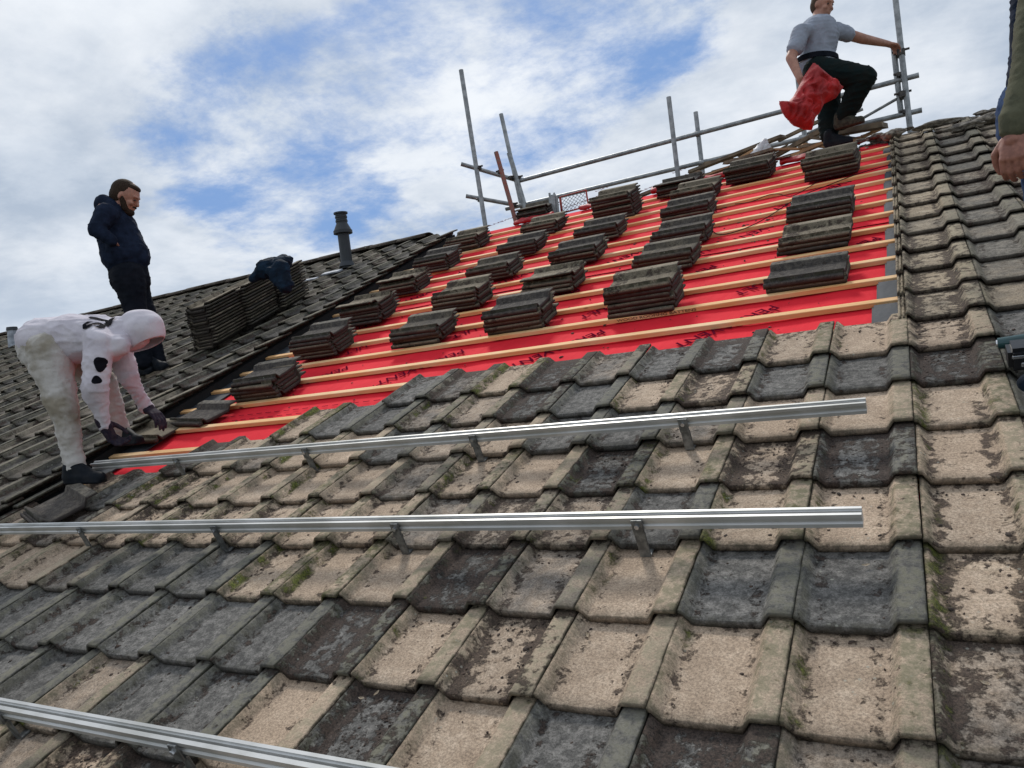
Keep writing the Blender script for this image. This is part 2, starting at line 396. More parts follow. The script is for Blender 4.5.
# tone map of the near tiles read off the roof: t tan, g grey, d grey with crumbs, m tan with moss, x mixed
NEAR = {
 5:{-1:'t',-2:'m',-3:'d',-4:'g',-5:'x',-6:'d',-7:'m',-8:'x',-9:'g',0:'t',1:'g',2:'g'},
 4:{-1:'g',-2:'g',-3:'t',-4:'t',-5:'g',-6:'d',-7:'x',-8:'x',-9:'g',-10:'g',-11:'m',0:'d',1:'g',2:'g'},
 3:{-1:'t',-2:'t',-3:'x',-4:'g',-5:'g',-6:'t',-7:'x',-8:'g',-9:'t',-10:'t',-11:'x',-12:'t',-13:'d',0:'m',1:'g',2:'d'},
 2:{-1:'d',-2:'t',-3:'t',-4:'d',-5:'t',-6:'m',-7:'x',-8:'t',-9:'m',-10:'t',-11:'t',-12:'t',-13:'m',-14:'g',0:'t',1:'t'},
 1:{-1:'t',-2:'m',-3:'g',-4:'x',-5:'x',-6:'x',-7:'t',-8:'m',-9:'m',-10:'m',-11:'t',-12:'t',-13:'t',-14:'x',-15:'t',0:'t',1:'x'},
 0:{-1:'g',-2:'g',-3:'t',-4:'x',-5:'d',-6:'t',-7:'m',-8:'m',-9:'g',-10:'g',-11:'g',-12:'x',-13:'t',-14:'t',-15:'t',0:'m',1:'t'},
 -1:{-1:'t',-2:'t',-3:'t',-4:'t',-5:'t',-6:'d',-7:'g',-8:'g',-9:'g',-10:'g',-11:'g',-12:'g',0:'x',1:'m'},
 -2:{-1:'x',-2:'d',-3:'g',-4:'t',-5:'d',-6:'t',-7:'g',-8:'g',-9:'x',-10:'g',-11:'g',0:'x',1:'t'},
 -3:{-1:'t',-2:'g',-3:'t',-4:'t',-5:'t',-6:'t',-7:'d',-8:'t',-9:'x',-10:'m'},
}
def props(ch):
    r = random.random
    return {'t':(.0+r()*.12,.05+r()*.75,(.02+r()*.3) if r()<.6 else .35+r()*.45),'g':(.95,.15+r()*.3,.1+r()*.3),'d':(.85,.2+r()*.5,.75+r()*.25),
            'm':(.12+r()*.2,.70+r()*.25,.2+r()*.5),'x':(.42+r()*.2,.3+r()*.5,.3+r()*.5)}[ch]
def exposed(c, r):           # True where the tiles have been stripped
    if c >= 0: return False
    if r >= 6: return True
    if r == 5: return c < -9
    if r == 4: return c < -11
    if r == 3: return c < -13
    return r == 2 and c == -16
items = []; rt = []
for r in range(-10, 20):
    for c in range(-17, 16):
        if exposed(c, r): continue
        if c >= 0 and r >= 6:
            tone = .55 if c >= 1 else .22
            tone += random.uniform(-.3, .3)
            rt.append((c, r, (T_LOF if c == 0 else T_LO) if r > 9 else (T_HIF if c == 0 else T_HI), max(0,tone), random.random()*.5, .2+random.random()*.6)); continue
        if r in NEAR and c in NEAR[r]: ch = NEAR[r][c]
        elif r <= 0 and c < -8: ch = random.choice('gggggx')
        else: ch = random.choice('tttggxmd')
        items.append((c, r, T_HI if c > -13 else T_LO, *props(ch)))

# ------------------------------------------------------------------ SETTING + HOUSES
g = bmesh.new(); bmesh.ops.create_grid(g, x_segments=1, y_segments=1, size=1500)
tag(bm_obj('ground', g, M['ground']), kind='structure')
EAVE = -10*G
house = tag(empty('house', (0,0,0)), 'low pitched house roof of tan and grey concrete tiles, half stripped to red underlay', 'house')
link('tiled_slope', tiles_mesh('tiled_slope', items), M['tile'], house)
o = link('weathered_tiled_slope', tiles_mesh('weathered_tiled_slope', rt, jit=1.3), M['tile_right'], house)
o['label'] = 'strip of browner tiles still laid up to the ridge'
UL, UR = -5.3, 4.8
# sarking sheet: red underlay, gently sagging between rafters
def sheet(name, u0, u1, v0, v1, w, mat, parent, amp=.006, nu=90, nv=90, edge=None):
    bm = bmesh.new(); vv = []
    for j in range(nv+1):
        row = []
        for i in range(nu+1):
            u = u0+(u1-u0)*i/nu; v = v0+(v1-v0)*j/nv
            ww = w + amp*(mnoise.noise(Vector((u*2.2, v*1.1, w*40)))*1.2 + .6*mnoise.noise(Vector((u*7, v*4, 3)))) - amp
            row.append(bm.verts.new(P(u, v, ww)))
        vv.append(row)
    for j in range(nv):
        for i in range(nu):
            bm.faces.new((vv[j][i], vv[j][i+1], vv[j+1][i+1], vv[j+1][i]))
    return bm_obj(name, bm, mat, parent, smooth=True)
sheet('underlay', UL, .1, 2*G, RIDGE, -.102, M['underlay'], house)
bm = bmesh.new()
def rbox(bm, u0, u1, v0, v1, w0, w1, bev=0):
    box(bm, P((u0+u1)/2, (v0+v1)/2, (w0+w1)/2), (u1-u0, v1-v0, w1-w0), R3, bev)
rbox(bm, -5.1, UR, EAVE+.05, RIDGE-.03, -.16, -.135)
bm_obj('roof_deck', bm, M['gap_shade'], house)
# strips of dark membrane down both sides of the opening, stepped at the battens
bm = bmesh.new()
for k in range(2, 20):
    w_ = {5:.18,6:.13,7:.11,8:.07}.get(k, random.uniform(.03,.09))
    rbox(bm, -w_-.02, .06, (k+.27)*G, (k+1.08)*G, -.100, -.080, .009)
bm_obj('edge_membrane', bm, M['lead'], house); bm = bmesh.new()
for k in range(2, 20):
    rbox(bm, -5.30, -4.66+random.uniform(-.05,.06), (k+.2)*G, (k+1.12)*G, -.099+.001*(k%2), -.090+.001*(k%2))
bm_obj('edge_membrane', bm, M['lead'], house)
# battens
for k in range(2, 20):
    left = -5.25 + random.uniform(-.05, .05)
    me_b = bmesh.new(); v0 = (k+.10)*G; n_ = 24
    rings = []
    for i in range(n_+1):
        u = left + (0.02-left)*i/n_; dv = .004*mnoise.noise(Vector((u*1.3, k*3.7, 0))); dw = .003*mnoise.noise(Vector((u*.9, k*5.1, 8)))
        rings.append([me_b.verts.new(P(u, v0+dv+a, -.098+dw+b)) for a, b in ((0,0),(.046,0),(.047,.0235),(.044,.026),(.003,.026),(0,.0235))])
    for i in range(n_):
        for j in range(6):
            me_b.faces.new((rings[i][j], rings[i][(j+1)%6], rings[i+1][(j+1)%6], rings[i+1][j]))
    me_b.faces.new(rings[0]); me_b.faces.new(rings[-1][::-1])
    bm_obj('batten', me_b, M['batten'], house)
def text_mesh(name, body, size, mat, parent, mw, extrude=.0004, shear=0., sx=1.):
    cu = bpy.data.curves.new(name, 'FONT'); cu.body = body; cu.size = size; cu.extrude = extrude; cu.align_x = 'LEFT'; cu.shear = shear
    cu.offset = size*.007
    o = bpy.data.objects.new(name+'_t', cu); COL.objects.link(o)
    dg = bpy.context.evaluated_depsgraph_get(); dg.update()
    me = bpy.data.meshes.new_from_object(o.evaluated_get(dg)); bpy.data.objects.remove(o)
    me.transform(Matrix.Diagonal((sx, 1, 1, 1))); me.transform(mw); me.materials.clear(); me.name = name
    return me
def join_meshes(name, meshes, mat, parent):
    bm = bmesh.new()
    for m_ in meshes: bm.from_mesh(m_)
    me = bpy.data.meshes.new(name); bm.to_mesh(me); bm.free(); return link(name, me, mat, parent)
d = Vector((-.76,-.65,0)).normalized(); upd = Vector((-d.y, d.x, 0))
def text_mat(u, v, w=-.0985): return ROOF @ Matrix(((d.x,upd.x,0,u),(d.y,upd.y,0,v),(0,0,1,w),(0,0,0,1)))
ms = []
for row in range(0, 6):
    for k in range(-1, 6):
        u = -.655 - 1.01*k + .505*(row % 2); v = 2.585 + row*.98
        if u > -.15 or u < -4.55: continue
        ms.append(text_mesh('t', 'PERMAVENT', .122, None, None, text_mat(u, v), sx=.93))
        if u < -.35: ms.append(text_mesh('t', 'ULT', .115, None, None, text_mat(u-.12, v+.43), sx=.93))
dm = bmesh.new()
for vv_ in (5.50*G, 5.72*G, 11.62*G):
    u = -5.0
    while u < -.25:
        L_ = .05; box(dm, P(u+L_/2, vv_, -.0985), (L_, .006, .0006), R3); u += .085
md = bpy.data.meshes.new('d'); dm.to_mesh(md); dm.free(); ms.append(md)
join_meshes('printed_lettering', ms, M['ink'], house)
sheet('underlay_lap', UL, .1, 11.75*G, RIDGE-.01, -.0975, M['underlay'], house, amp=.003)
sheet('underlay_lap', UL, .1, 16.2*G, RIDGE-.005, -.0935, M['underlay'], house, amp=.002)
# stamp on the front edge of one batten
q0 = onroof(627, 320, -.085); q0 = onroof(616, 322, -.085); mt = ROOF @ Matrix(((1,0,0,q0.x),(0,0,-1,(8.10)*G-.003),(0,1,0,-.0925),(0,0,0,1)))
join_meshes('batten_stamp', [text_mesh('t', 'WOOD ROOFING BATTENS', .023, None, None, mt, sx=1.7)], M['ink_wood'], house)
# rear slope and walls so that the roof is a solid building
bm = bmesh.new()
def slab(bm, pts, t=.12):
    vs = [bm.verts.new(p) for p in pts] + [bm.verts.new(Vector(p)-Vector((0,0,t))) for p in pts]
    n_ = len(pts); bm.faces.new(vs[:n_]); bm.faces.new(vs[n_:][::-1])
    for i in range(n_): bm.faces.new((vs[i], vs[n_+i], vs[n_+(i+1)%n_], vs[(i+1)%n_]))
ye = P(0,EAVE,0); depth = YR-ye.y
slab(bm, [(-5.05,YR+.02,ZR-.13),(UR,YR+.02,ZR-.13),(UR,YR+depth,ye.z-.1),(-5.05,YR+depth,ye.z-.1)])
bm_obj('rear_slope', bm, M['tile_dark'], house)
bm = bmesh.new()
box(bm, ((UL+UR)/2, YR, (ye.z-.3)/2), (UR-UL-.4, 2*depth-.8, ye.z-.3))
bm_obj('wall', bm, M['brick'], house)

# neighbour
nb = tag(empty('neighbour_house', (-6,0,0)), 'adjoining house roof of uniformly dark weathered tiles left of the stripped area', 'house')
NW = .05; UB = -4.86
its = []
for r in range(-8, 20):
    for c in range(1, 66):
        its.append(((UB/CW)-c, r, T_HI if (c < 6 and r < 12) else T_LO, random.uniform(.25,1), random.random()*.45, random.random()*.7))
link('tiled_slope', tiles_mesh('tiled_slope', its, w0=NW, jit=2.0), M['tile_dark'], nb)
for i in range(44):                      # half-round ridge tiles of the neighbour
    u1 = UB - .40 - i*.45; u0 = u1-.447
    bm = bmesh.new(); n_ = 9; A=[];B=[]
    jz = random.uniform(-.006,.006)
    for q in range(n_+1):
        a = math.pi*q/n_
        dy, dz = math.cos(a)*.125, math.sin(a)*.06
        A.append((dy, dz)); 
    pts = []
    for u in (u0, u1):
        for s_ in (1., .86):
            pts.append([bm.verts.new((u, YR-.01+dy*s_, ZR+.025+jz+dz*s_-.02)) for dy, dz in A])
    a0,a1,b0,b1 = pts
    for q in range(n_):
        bm.faces.new((a0[q],a0[q+1],b0[q+1],b0[q])); bm.faces.new((a1[q],b1[q],b1[q+1],a1[q+1]))
        bm.faces.new((a0[q],a1[q],a1[q+1],a0[q+1])); bm.faces.new((b0[q],b0[q+1],b1[q+1],b1[q]))
    bm_obj('ridge_tile', bm, M['tile_dark'], nb, smooth=True)
bm = bmesh.new(); rbox(bm, -24.6, UB-.03, -8*G, RIDGE-.04, -.09, -.03); bm_obj('roof_deck', bm, M['gap_shade'], nb)
bm = bmesh.new()
slab(bm, [(-24.6,YR+.02,ZR-.06),(-5.06,YR+.02,ZR-.06),(-5.06,YR+depth,ye.z-.1),(-24.6,YR+depth,ye.z-.1)])
bm_obj('rear_slope', bm, M['tile_dark'], nb)
bm = bmesh.new(); box(bm, (-14.9, YR, (ye.z-.3)/2), (19.2, 2*depth-.8, ye.z-.3)); bm_obj('wall', bm, M['brick'], nb)
# pale lead pieces at the flue
bm = bmesh.new()
q = onroof(340, 270, NW); rbox(bm, q.x-.26, q.x+.02, q.y-.06, q.y+.03, NW-.012, NW+.006, .003)
q = onroof(330, 274, NW); rbox(bm, q.x-.36, q.x-.16, q.y-.08, q.y-.02, NW-.012, NW+.004, .003)
bm_obj('flashing', bm, M['pale_patch'], nb)

# rough mortar bed left along the right-hand ridge
def rock(bm, c, s, seed, sub=2):
    r = bmesh.ops.create_icosphere(bm, subdivisions=sub, radius=1)
    for v in r['verts']:
        k = 1+.5*mnoise.noise(v.co*1.3+Vector((seed*7.1,seed,0)))
        v.co = Vector((v.co.x*s[0], v.co.y*s[1], v.co.z*s[2]))*k + Vector(c)
bm = bmesh.new()
for i in range(90):
    u = random.uniform(-1.1, 4.6); 
    if u < -.2 and random.random() < .5: continue
    rock(bm, P(u, RIDGE+random.uniform(-.10,.05), -.045+random.uniform(-.02,.03)), (random.uniform(.03,.10),random.uniform(.025,.06),random.uniform(.012,.03)), i)
bm_obj('mortar_bed', bm, M['mortar'], house)['kind'] = 'stuff'

# ------------------------------------------------------------------ RAILS
def rail(v, u0, u1, hooks, label):
    o = tag(empty('mounting_rail', P(u1, v, .05)), label, 'rail', 'aluminium rails on roof hooks')
    bm = bmesh.new()
    prof = [(0,.048),(.040,.048),(.040,.056),(.037,.060),(.037,.072),(.040,.076),(.040,.090),(.030,.090),(.030,.086),(.024,.086),(.024,.075),(.016,.075),(.016,.086),(.010,.086),(.010,.090),(0,.090),(0,.078),(.006,.074),(.006,.064),(0,.060)]
    A = [bm.verts.new(P(u0, v+a, b)) for a, b in prof]; B = [bm.verts.new(P(u1, v+a, b)) for a, b in prof]
    for i in range(len(prof)):
        j = (i+1) % len(prof); bm.faces.new((A[i], A[j], B[j], B[i]))
    bm.faces.new(A[::-1]); bm.faces.new(B)
    bm_obj('rail_profile', bm, M['alu'], o)
    for u in hooks:
        bm = bmesh.new()
        row = round((v+.03)/G)*G
        rbox(bm, u-.018, u+.018, row-.030, row+.08, -.052, -.046, .0015)     # foot under the tile lip
        rbox(bm, u-.018, u+.018, row-.034, row-.028, -.052, .035, .0015)
        rbox(bm, u-.018, u+.018, row-.034, v+.002, .030, .036, .0015)
        rbox(bm, u-.018, u+.018, v-.010, v-.003, .030, .086, .0015)
        hk = bm_obj('roof_hook', bm, M['hook'], o)
        bm = bmesh.new(); tube(bm, P(u, v-.018, .066), P(u, v+.0, .066), .008, n=6); bm_obj('bolt', bm, M['chrome'], hk)
rail(.302, -5.6, -.137, [-.772,-1.704,-2.668,-3.62,-4.6], 'long aluminium rail, middle of three, beneath the hooded man\'s foot, leaving frame at left')
rail(.953, -4.43, -.137, [-.768,-1.701,-2.684,-3.65], 'upper aluminium mounting rail nearest the exposed red underlay')
rail(-.695, -4.6, -.5, [-.95,-1.797,-2.66,-3.6], 'nearest aluminium rail crossing the bottom left corner of the photo')

# ------------------------------------------------------------------ STACKED TILES
variants = []
for i in range(6):
    v, f, t = T_HIF; v = v.copy(); ph = i*3.1
    v[:,1] += (v[:,1]<.01)*np.sin(v[:,0]*110+ph)*.003; v[:,0] += (v[:,0]<-.02)*np.sin(v[:,1]*90+ph)*.002
    v[:,2] += .026*v[:,1]/G                     # flat, not tilted
    A = np.tile(np.array([(.1,.9,.35,.7,.2,.55)[i], random.random(), random.random()*.15, random.random()*.5]), (len(v),1))
    me = np_mesh('roof_tile', v - np.array([.13,.21,0]), f, t.astype(float), A); me.materials.append(M['tile_stack']); variants.append(me)
ORD = ['top','second','third','fourth','fifth','sixth','seventh','eighth','ninth','tenth','eleventh','twelfth','thirteenth','fourteenth','fifteenth']
def tile_at(u, v, w, ang, label, group, flip=0, tilt=(0,0), var=None):
    """lay a tile with its centre at roof (u,v), underside at w; ang about the roof normal"""
    mw = ROOF @ Matrix.Translation((u, v, w+.052)) @ Matrix.Rotation(ang, 4, 'Z') @ Matrix.Rotation(tilt[0], 4, 'X') @ Matrix.Rotation(tilt[1], 4, 'Y')
    o = bpy.data.objects.new('roof_tile', var or random.choice(variants)); COL.objects.link(o); o.matrix_world = mw
    tag(o, label, 'roof tile', group); return o
def stack(u, v, n, ang, where, w0=-.072, group='roof tiles stacked on the battens', pitch=.0288, mess=1.1):
    # (u,v) = front left corner
    c = Matrix.Rotation(ang, 2) @ Vector((.21, .165))
    for k in range(n):
        idx = n-1-k
        first = ORD[idx] if idx else 'topmost'
        lab = f'{first} tile down {where}' if idx else f'topmost tile {where}'
        tile_at(u+c.x+random.uniform(-.013,.013)*mess, v+c.y+random.uniform(-.012,.012)*mess, w0+k*pitch, ang+math.pi/2+random.uniform(-.035,.035)*mess+(math.pi if random.random()<.12 and k==n-1 else 0), lab, group)
def fr(row): return (row)*G
NO = ['first','second','third','fourth','fifth','sixth']
cols = {
 'leftmost': [(-4.33,6.22,5),(-4.35,8.40,6),(-4.38,10.6,6),(-4.47,12.9,5),(-4.50,15.1,5),(-4.50,17.3,5)],
 'second from left': [(-3.34,8.25,4),(-3.38,10.4,5),(-3.43,12.7,4),(-3.47,14.9,4),(-3.54,17.2,4)],
 'middle': [(-2.53,8.18,5),(-2.58,10.5,4),(-2.62,12.7,4),(-2.65,14.8,4),(-2.72,17.2,8)],
 'second from right': [(-1.64,8.10,6),(-1.70,10.7,4),(-1.73,12.6,4),(-1.85,15.1,4),(-1.93,17.3,4)],
 'rightmost': [(-.69,8.16,2),(-.70,10.3,3),(-.70,12.4,4),(-.70,16.6,6)],
}
for nm, ls in cols.items():
    for i, (u, row, n_) in enumerate(ls):
        stack(u, fr(row)+.01, n_, rad(-1.5-.35*max(0,row-8)+random.uniform(-1.5,1.5)), f'in {NO[i]} stack up, {nm} column of stacks', )
stack(-1.48, fr(18.6), 5, rad(-7), 'of dark stack near ridge left of red sack')
stack(-2.20, fr(18.9), 4, rad(-5), 'of farthest stack below the two middle poles')
q0 = onroof(517, 222, -.07)
stack(q0.x, q0.y, 4, rad(-8), 'of highest stack at ridge beside red-brown tube')
# neighbour roof stacks
for (x, y, n_, where) in ((216,347,14,'in nearest tall stack on dark roof behind standing man'),(250,329,14,'in middle tall stack on dark roof under blue jacket'),(283,311,13,'in farthest tall stack on dark roof under jacket sleeve')):
    q = onroof(x, y, NW)
    # long side runs up the slope
    for k in range(n_):
        idx = n_-1-k; lab = (f'topmost tile {where}' if idx == 0 else f'{ORD[idx]} tile down {where}')
        tile_at(q.x-.13+random.uniform(-.010,.010), q.y+.21+k*.0075+random.uniform(-.010,.010), NW-.004+k*.0272, rad(2)+random.uniform(-.03,.03), lab, 'roof tiles piled high on the dark roof')
# loose tiles near the hooded man
p = onroof(172, 424, -.05); tile_at(p.x+.19, p.y+.12, -.07, rad(80), 'single loose tile lying on battens right of hooded man\'s far glove', 'loose tiles', tilt=(0,.05))
p = onroof(120, 436, -.02); tile_at(p.x+.24, p.y+.06, -.055, rad(96), 'loose tile held between the hooded man\'s two gloved hands', 'loose tiles', tilt=(.12,.10))
p = onroof(60, 508, .0); tile_at(p.x, p.y, -.004, rad(70), 'loose grey tile lying flat on laid tiles under hooded man\'s shoe', 'loose tiles', tilt=(.0,.02))
p = onroof(86, 497, .0)

# ------------------------------------------------------------------ MOSS CRUMBS (stuff)
def crumbs():
    ico = bmesh.new(); bmesh.ops.create_icosphere(ico, subdivisions=1, radius=1)
    iv = np.array([v.co[:] for v in ico.verts]); ic = np.array([[l.vert.index for l in f.loops] for f in ico.faces]); ico.free()
    Vs=[];Fs=[];off=0
    def add(u, v, w, s):
        nonlocal off
        k = iv*(1+RNG.normal(0,.30,(len(iv),1)))*np.array([s*RNG.uniform(.7,1.5), s*RNG.uniform(.7,1.6), s*RNG.uniform(.3,.7)])
        a = RNG.random()*6.28; X = k[:,0]*math.cos(a)-k[:,1]*math.sin(a)+u; Y = k[:,0]*math.sin(a)+k[:,1]*math.cos(a)+v; W = k[:,2]+w
        Vs.append(np.stack([X, Y*ct-W*st, Y*st+W*ct+Z0], 1)); Fs.append(ic+off); off += len(iv)
    for (c, r, tp, tone, moss, deb) in items:
        if c < -12 or r < -3 or c > 2: continue
        n_ = int((deb**2)*130 + 6)
        for _ in range(n_):
            z = RNG.random()
            if z < .33: x = .04+abs(RNG.normal(0,.018)); y = RNG.uniform(.02,.31)
            elif z < .66: x = .205-abs(RNG.normal(0,.020)); y = RNG.uniform(.02,.31)
            else: x = RNG.uniform(.04,.205); y = .31-abs(RNG.normal(0,.05 if deb > .6 else .03))
            if deb > .7 and RNG.random() < .3: x = RNG.uniform(.04,.205); y = RNG.uniform(.03,.3)
            s = abs(RNG.normal(0,.0022))+.0012
            add(c*CW+x, r*G+y, -.0315-.026*y/G+.001, s)
    # crumbs on the red underlay and battens
    for _ in range(420):
        u = RNG.uniform(-4.6,-.1); v = RNG.uniform(5.4,19)*G; add(u, v, -.101, abs(RNG.normal(0,.004))+.002)
    for _ in range(160):
        u = -1.2+RNG.normal(0,.55); v = 13.6*G+RNG.normal(0,.25); add(u, v, -.100, abs(RNG.normal(0,.006))+.003)
    V = np.concatenate(Vs); Fq = np.concatenate(Fs)
    me = bpy.data.meshes.new('moss_crumbs'); me.from_pydata(V.tolist(), [], Fq.tolist()); me.update()
    me.polygons.foreach_set('use_smooth', [True]*len(me.polygons))
    tag(link('moss_crumbs', me, M['debris']), 'dark brown dried moss crumbs scattered in the tile pans and over underlay', 'debris', kind='stuff')
crumbs()

for i, (x, y, lab) in enumerate(((362,699,'pale curled dry leaf on dark tile near bottom left rail'),(377,694,'tiny white leaf fragment beside the curled dry leaf'),(985,684,'small pale leaf on mossy tile at bottom right corner'),(1000,676,'brown leaf scrap on upper part of bottom right tile'),(588,636,'dry brown stalk on tan tile near bottom centre'),(866,566,'pale flake on dark grey tile right of centre'))):
    q_ = onroof(x, y, -.045); bm = bmesh.new(); L_ = .011; a = i*1.3
    f_ = Vector((math.cos(a), math.sin(a), 0)); g_ = Vector((-math.sin(a), math.cos(a), 0)); rows = []
    for t_ in (-1,-.5,0,.5,1):
        wd = .004*(1-t_*t_)+.0006
        rows.append([bm.verts.new(P(*(Vector((q_.x, q_.y, -.043)) + f_*t_*L_ + g_*w_ + Vector((0,0,abs(t_)*.003+abs(w_)*.4))))) for w_ in (-wd,0,wd)])
    for r0, r1 in zip(rows, rows[1:]):
        for j in (0,1): bm.faces.new((r0[j], r0[j+1], r1[j+1], r1[j]))
    bmesh.ops.solidify(bm, geom=bm.faces[:], thickness=.0005)
    tag(bm_obj('dry_leaf', bm, M['leaf']), lab, 'leaf', 'leaf scraps on the tiles')

# ------------------------------------------------------------------ SCAFFOLD
sc = tag(empty('scaffold', Vector((-2.5, YR+.8, ZR-1.5))), 'galvanised tube scaffold guard rails and uprights standing behind the ridge', 'scaffold')
TR = .0265
def tb(name, a, b, r=TR, mat='steel', n=16):
    bm = bmesh.new(); a, b = Vector(a), Vector(b); tube(bm, a, b, r, n=n, caps=False)
    tube(bm, b, a, r*.86, n=n, caps=False)
    e1,e2,dd = basis(b-a)
    for q, sgn in ((a,1),(b,-1)):
        ro = [bm.verts.new(q+(e1*math.cos(t)+e2*math.sin(t))*r) for t in [2*math.pi*i/n for i in range(n)]]
        ri = [bm.verts.new(q+(e1*math.cos(t)+e2*math.sin(t))*r*.86) for t in [2*math.pi*i/n for i in range(n)]]
        for i in range(n): bm.faces.new((ro[i], ro[(i+1)%n], ri[(i+1)%n], ri[i]))
    return bm_obj(name, bm, M[mat], sc, smooth=False)
def coupler(p, s=.045):
    bm = bmesh.new(); box(bm, p, (s*1.5, s*1.9, s*1.5), None, .008)
    tube(bm, Vector(p)+Vector((-s*1.6,0,s*.5)), Vector(p)+Vector((s*1.6,0,s*.5)), .012, n=8)
    tube(bm, Vector(p)+Vector((0,-s*1.4,-s*.4)), Vector(p)+Vector((0,s*1.4,-s*.4)), .011, n=8)
    bm_obj('coupler', bm, M['coupler'], sc)
Y1 = YR+.75
def vert(x, y, ztop_y, Yp, r=TR, mat='steel', down=1.9):
    """upright whose lower visible point is at pixel (x,y); top at pixel height ztop_y"""
    b = atY(x, y, Yp); lo, hi = 0, 5
    for _ in range(40):
        m_ = (lo+hi)/2; q = b+Vector((0,0,m_)); dd = q-CAM; yy = 384 - F*dd.dot(cy)/(-dd.dot(cz))
        if yy > ztop_y: lo = m_
        else: hi = m_
    tb('upright', b-Vector((0,0,down)), b+Vector((0,0,lo)), r, mat); return b
# right hand standard and the short doubled tube
b = vert(910, 128, -60, Y1, .028)
b2 = vert(901, 113, 44, Y1+.06, .028, 'steel', 0.0)
for (x, y) in ((901,53),(903,95)): 
    coupler(atY(x, y, Y1+.02), .05)
for (x, y) in ((899,75),(905,112)): coupler(atY(x, y, Y1+.03), .032)
tb('guard_rail', atY(519,181,Y1+.05), atY(919,75,Y1+.05))
tb('guard_rail', atY(506,209,Y1+.05), atY(922,110,Y1+.05))
vert(678, 176, 97, YR+.25, .026); vert(702, 166, 112, Y1+.10, .026)
coupler(atY(697,134,Y1+.08), .036); coupler(atY(701,164,Y1+.08), .036)
# left end
def pole(xt, yt, xb, yb, Yp, r, mat='steel'):
    a_, b_ = atY(xt, yt, Yp), atY(xb, yb, Yp); tb('upright', b_+(b_-a_).normalized()*.9, a_, r, mat)
pole(461,70,486,230,YR+.35,.029); pole(501,114,522,208,Y1+.14,.027); pole(509,153,526,210,Y1+.02,.031); pole(496,152,516,222,YR+.45,.028,'rust')
tb('transom', atY(461,164,YR+.4), atY(519,181,Y1+.1)); tb('transom', atY(466,196,YR+.4), atY(521,206,Y1+.1))
for x,y,Yq in ((479,168,YR+.38),(500,172,YR+.48),(511,178,Y1),(519,178,Y1+.05),(480,200,YR+.38),(514,205,Y1)):
    coupler(atY(x,y,Yq), .034)
tb('brace', atY(849,126,Y1+.1), atY(900,97,Y1+.05), .016)
tb('brace', atY(799,137,Y1+.3), atY(863,109,Y1+.3), .016)
vert(805, 140, 78, Y1+.1, .026); vert(846, 128, 118, Y1+.1, .026)
bm = bmesh.new(); 
for k in range(3): box(bm, (-2.2, YR+.62+k*.235, ZR-.28), (7.5, .225, .038))
bm_obj('scaffold_board', bm, M['plank'], sc)
# mesh barrier and grey post beside it
br = tag(empty('mesh_barrier', atY(575,215,YR+.4)), 'small red framed wire mesh barrier panel behind the ridge', 'barrier')
bm = bmesh.new(); A_, B_, C_, D_ = atY(562,213,YR+.4), atY(560,197,YR+.4), atY(586,190,YR+.4), atY(589,206,YR+.4)
tube(bm, A_-Vector((0,0,.2)), B_, .015, n=8); tube(bm, B_, C_, .008, n=8); tube(bm, D_-Vector((0,0,.2)), C_, .010, n=8); tube(bm, A_, D_, .010, n=8)
bm_obj('frame', bm, M['red_mesh'], br)
bm = bmesh.new()
for i in range(-6, 14):
    for s_ in (1, -1):
        pts = []
        a0 = i/7.; 
        x0, y0, x1, y1 = a0, 0., a0+.6*s_, 1.
        # clip to unit square
        ts = [0., 1.]
        def cl(t0, t1):
            dx = x1-x0
            ta, tb_ = sorted(((0-x0)/dx, (1-x0)/dx))
            return max(t0, ta), min(t1, tb_)
        t0, t1 = cl(0., 1.)
        if t1-t0 < .03: continue
        X0, X1 = x0+(x1-x0)*t0, x0+(x1-x0)*t1
        def q(t, x0=x0, x1=x1): X = x0+(x1-x0)*t; return (A_+(D_-A_)*X)*(1-t) + (B_+(C_-B_)*X)*t
        tube(bm, q(t0), q(t1), .0028, n=5)
bm_obj('wire_mesh', bm, M['steel'], br)
bm = bmesh.new(); a_, b_ = atY(556,216,YR+.2), atY(552,195,YR+.2)
box(bm, (a_+b_)/2-Vector((0,0,.15)), (.11,.07,(b_-a_).length+.3), None, .02); 
tube(bm, b_+Vector((-.03,0,-.03)), b_+Vector((-.03,0,.03)), .014, n=8); tube(bm, b_+Vector((.03,0,-.03)), b_+Vector((.03,0,.02)), .012, n=8)
tag(bm_obj('gas_canister', bm, M['steel']), 'short grey metal box canister standing at ridge left of mesh barrier', 'canister')

# ------------------------------------------------------------------ TIMBER HEAP, SACKS, ROLL
def plank(a, b, w, t, mat, label):
    a, b = Vector(a), Vector(b); e1, e2, dd = basis(b-a)
    rot = Matrix((dd, e1, e2)).transposed(); bm = bmesh.new(); L = (b-a).length
    n_ = 6; rings = []
    for i in range(n_+1):
        x = L*(i/n_-.5); jt = random.uniform(-.004,.004)
        rings.append([bm.verts.new((a+b)/2 + rot @ Vector((x + (random.uniform(-.03,.03) if i in (0,n_) else 0), y*w/2+jt, z*t/2))) for y, z in ((-1,-1),(1,-1),(1,1),(-1,1))])
    for i in range(n_):
        for j in range(4): bm.faces.new((rings[i][j], rings[i][(j+1)%4], rings[i+1][(j+1)%4], rings[i+1][j]))
    bm.faces.new(rings[0]); bm.faces.new(rings[-1])
    tag(bm_obj('timber_plank', bm, M[mat]), label, 'plank', 'timber offcuts heaped behind the ridge')
y3 = YR+.35
plank(atY(690,172,y3+.1), atY(783,136,y3+.1), .10, .03, 'plank', 'long weathered plank pointing at the red sack, uppermost of heap')
plank(atY(700,178,y3), atY(772,157,y3), .12, .04, 'plank', 'broad dark plank low in heap left of white bag')
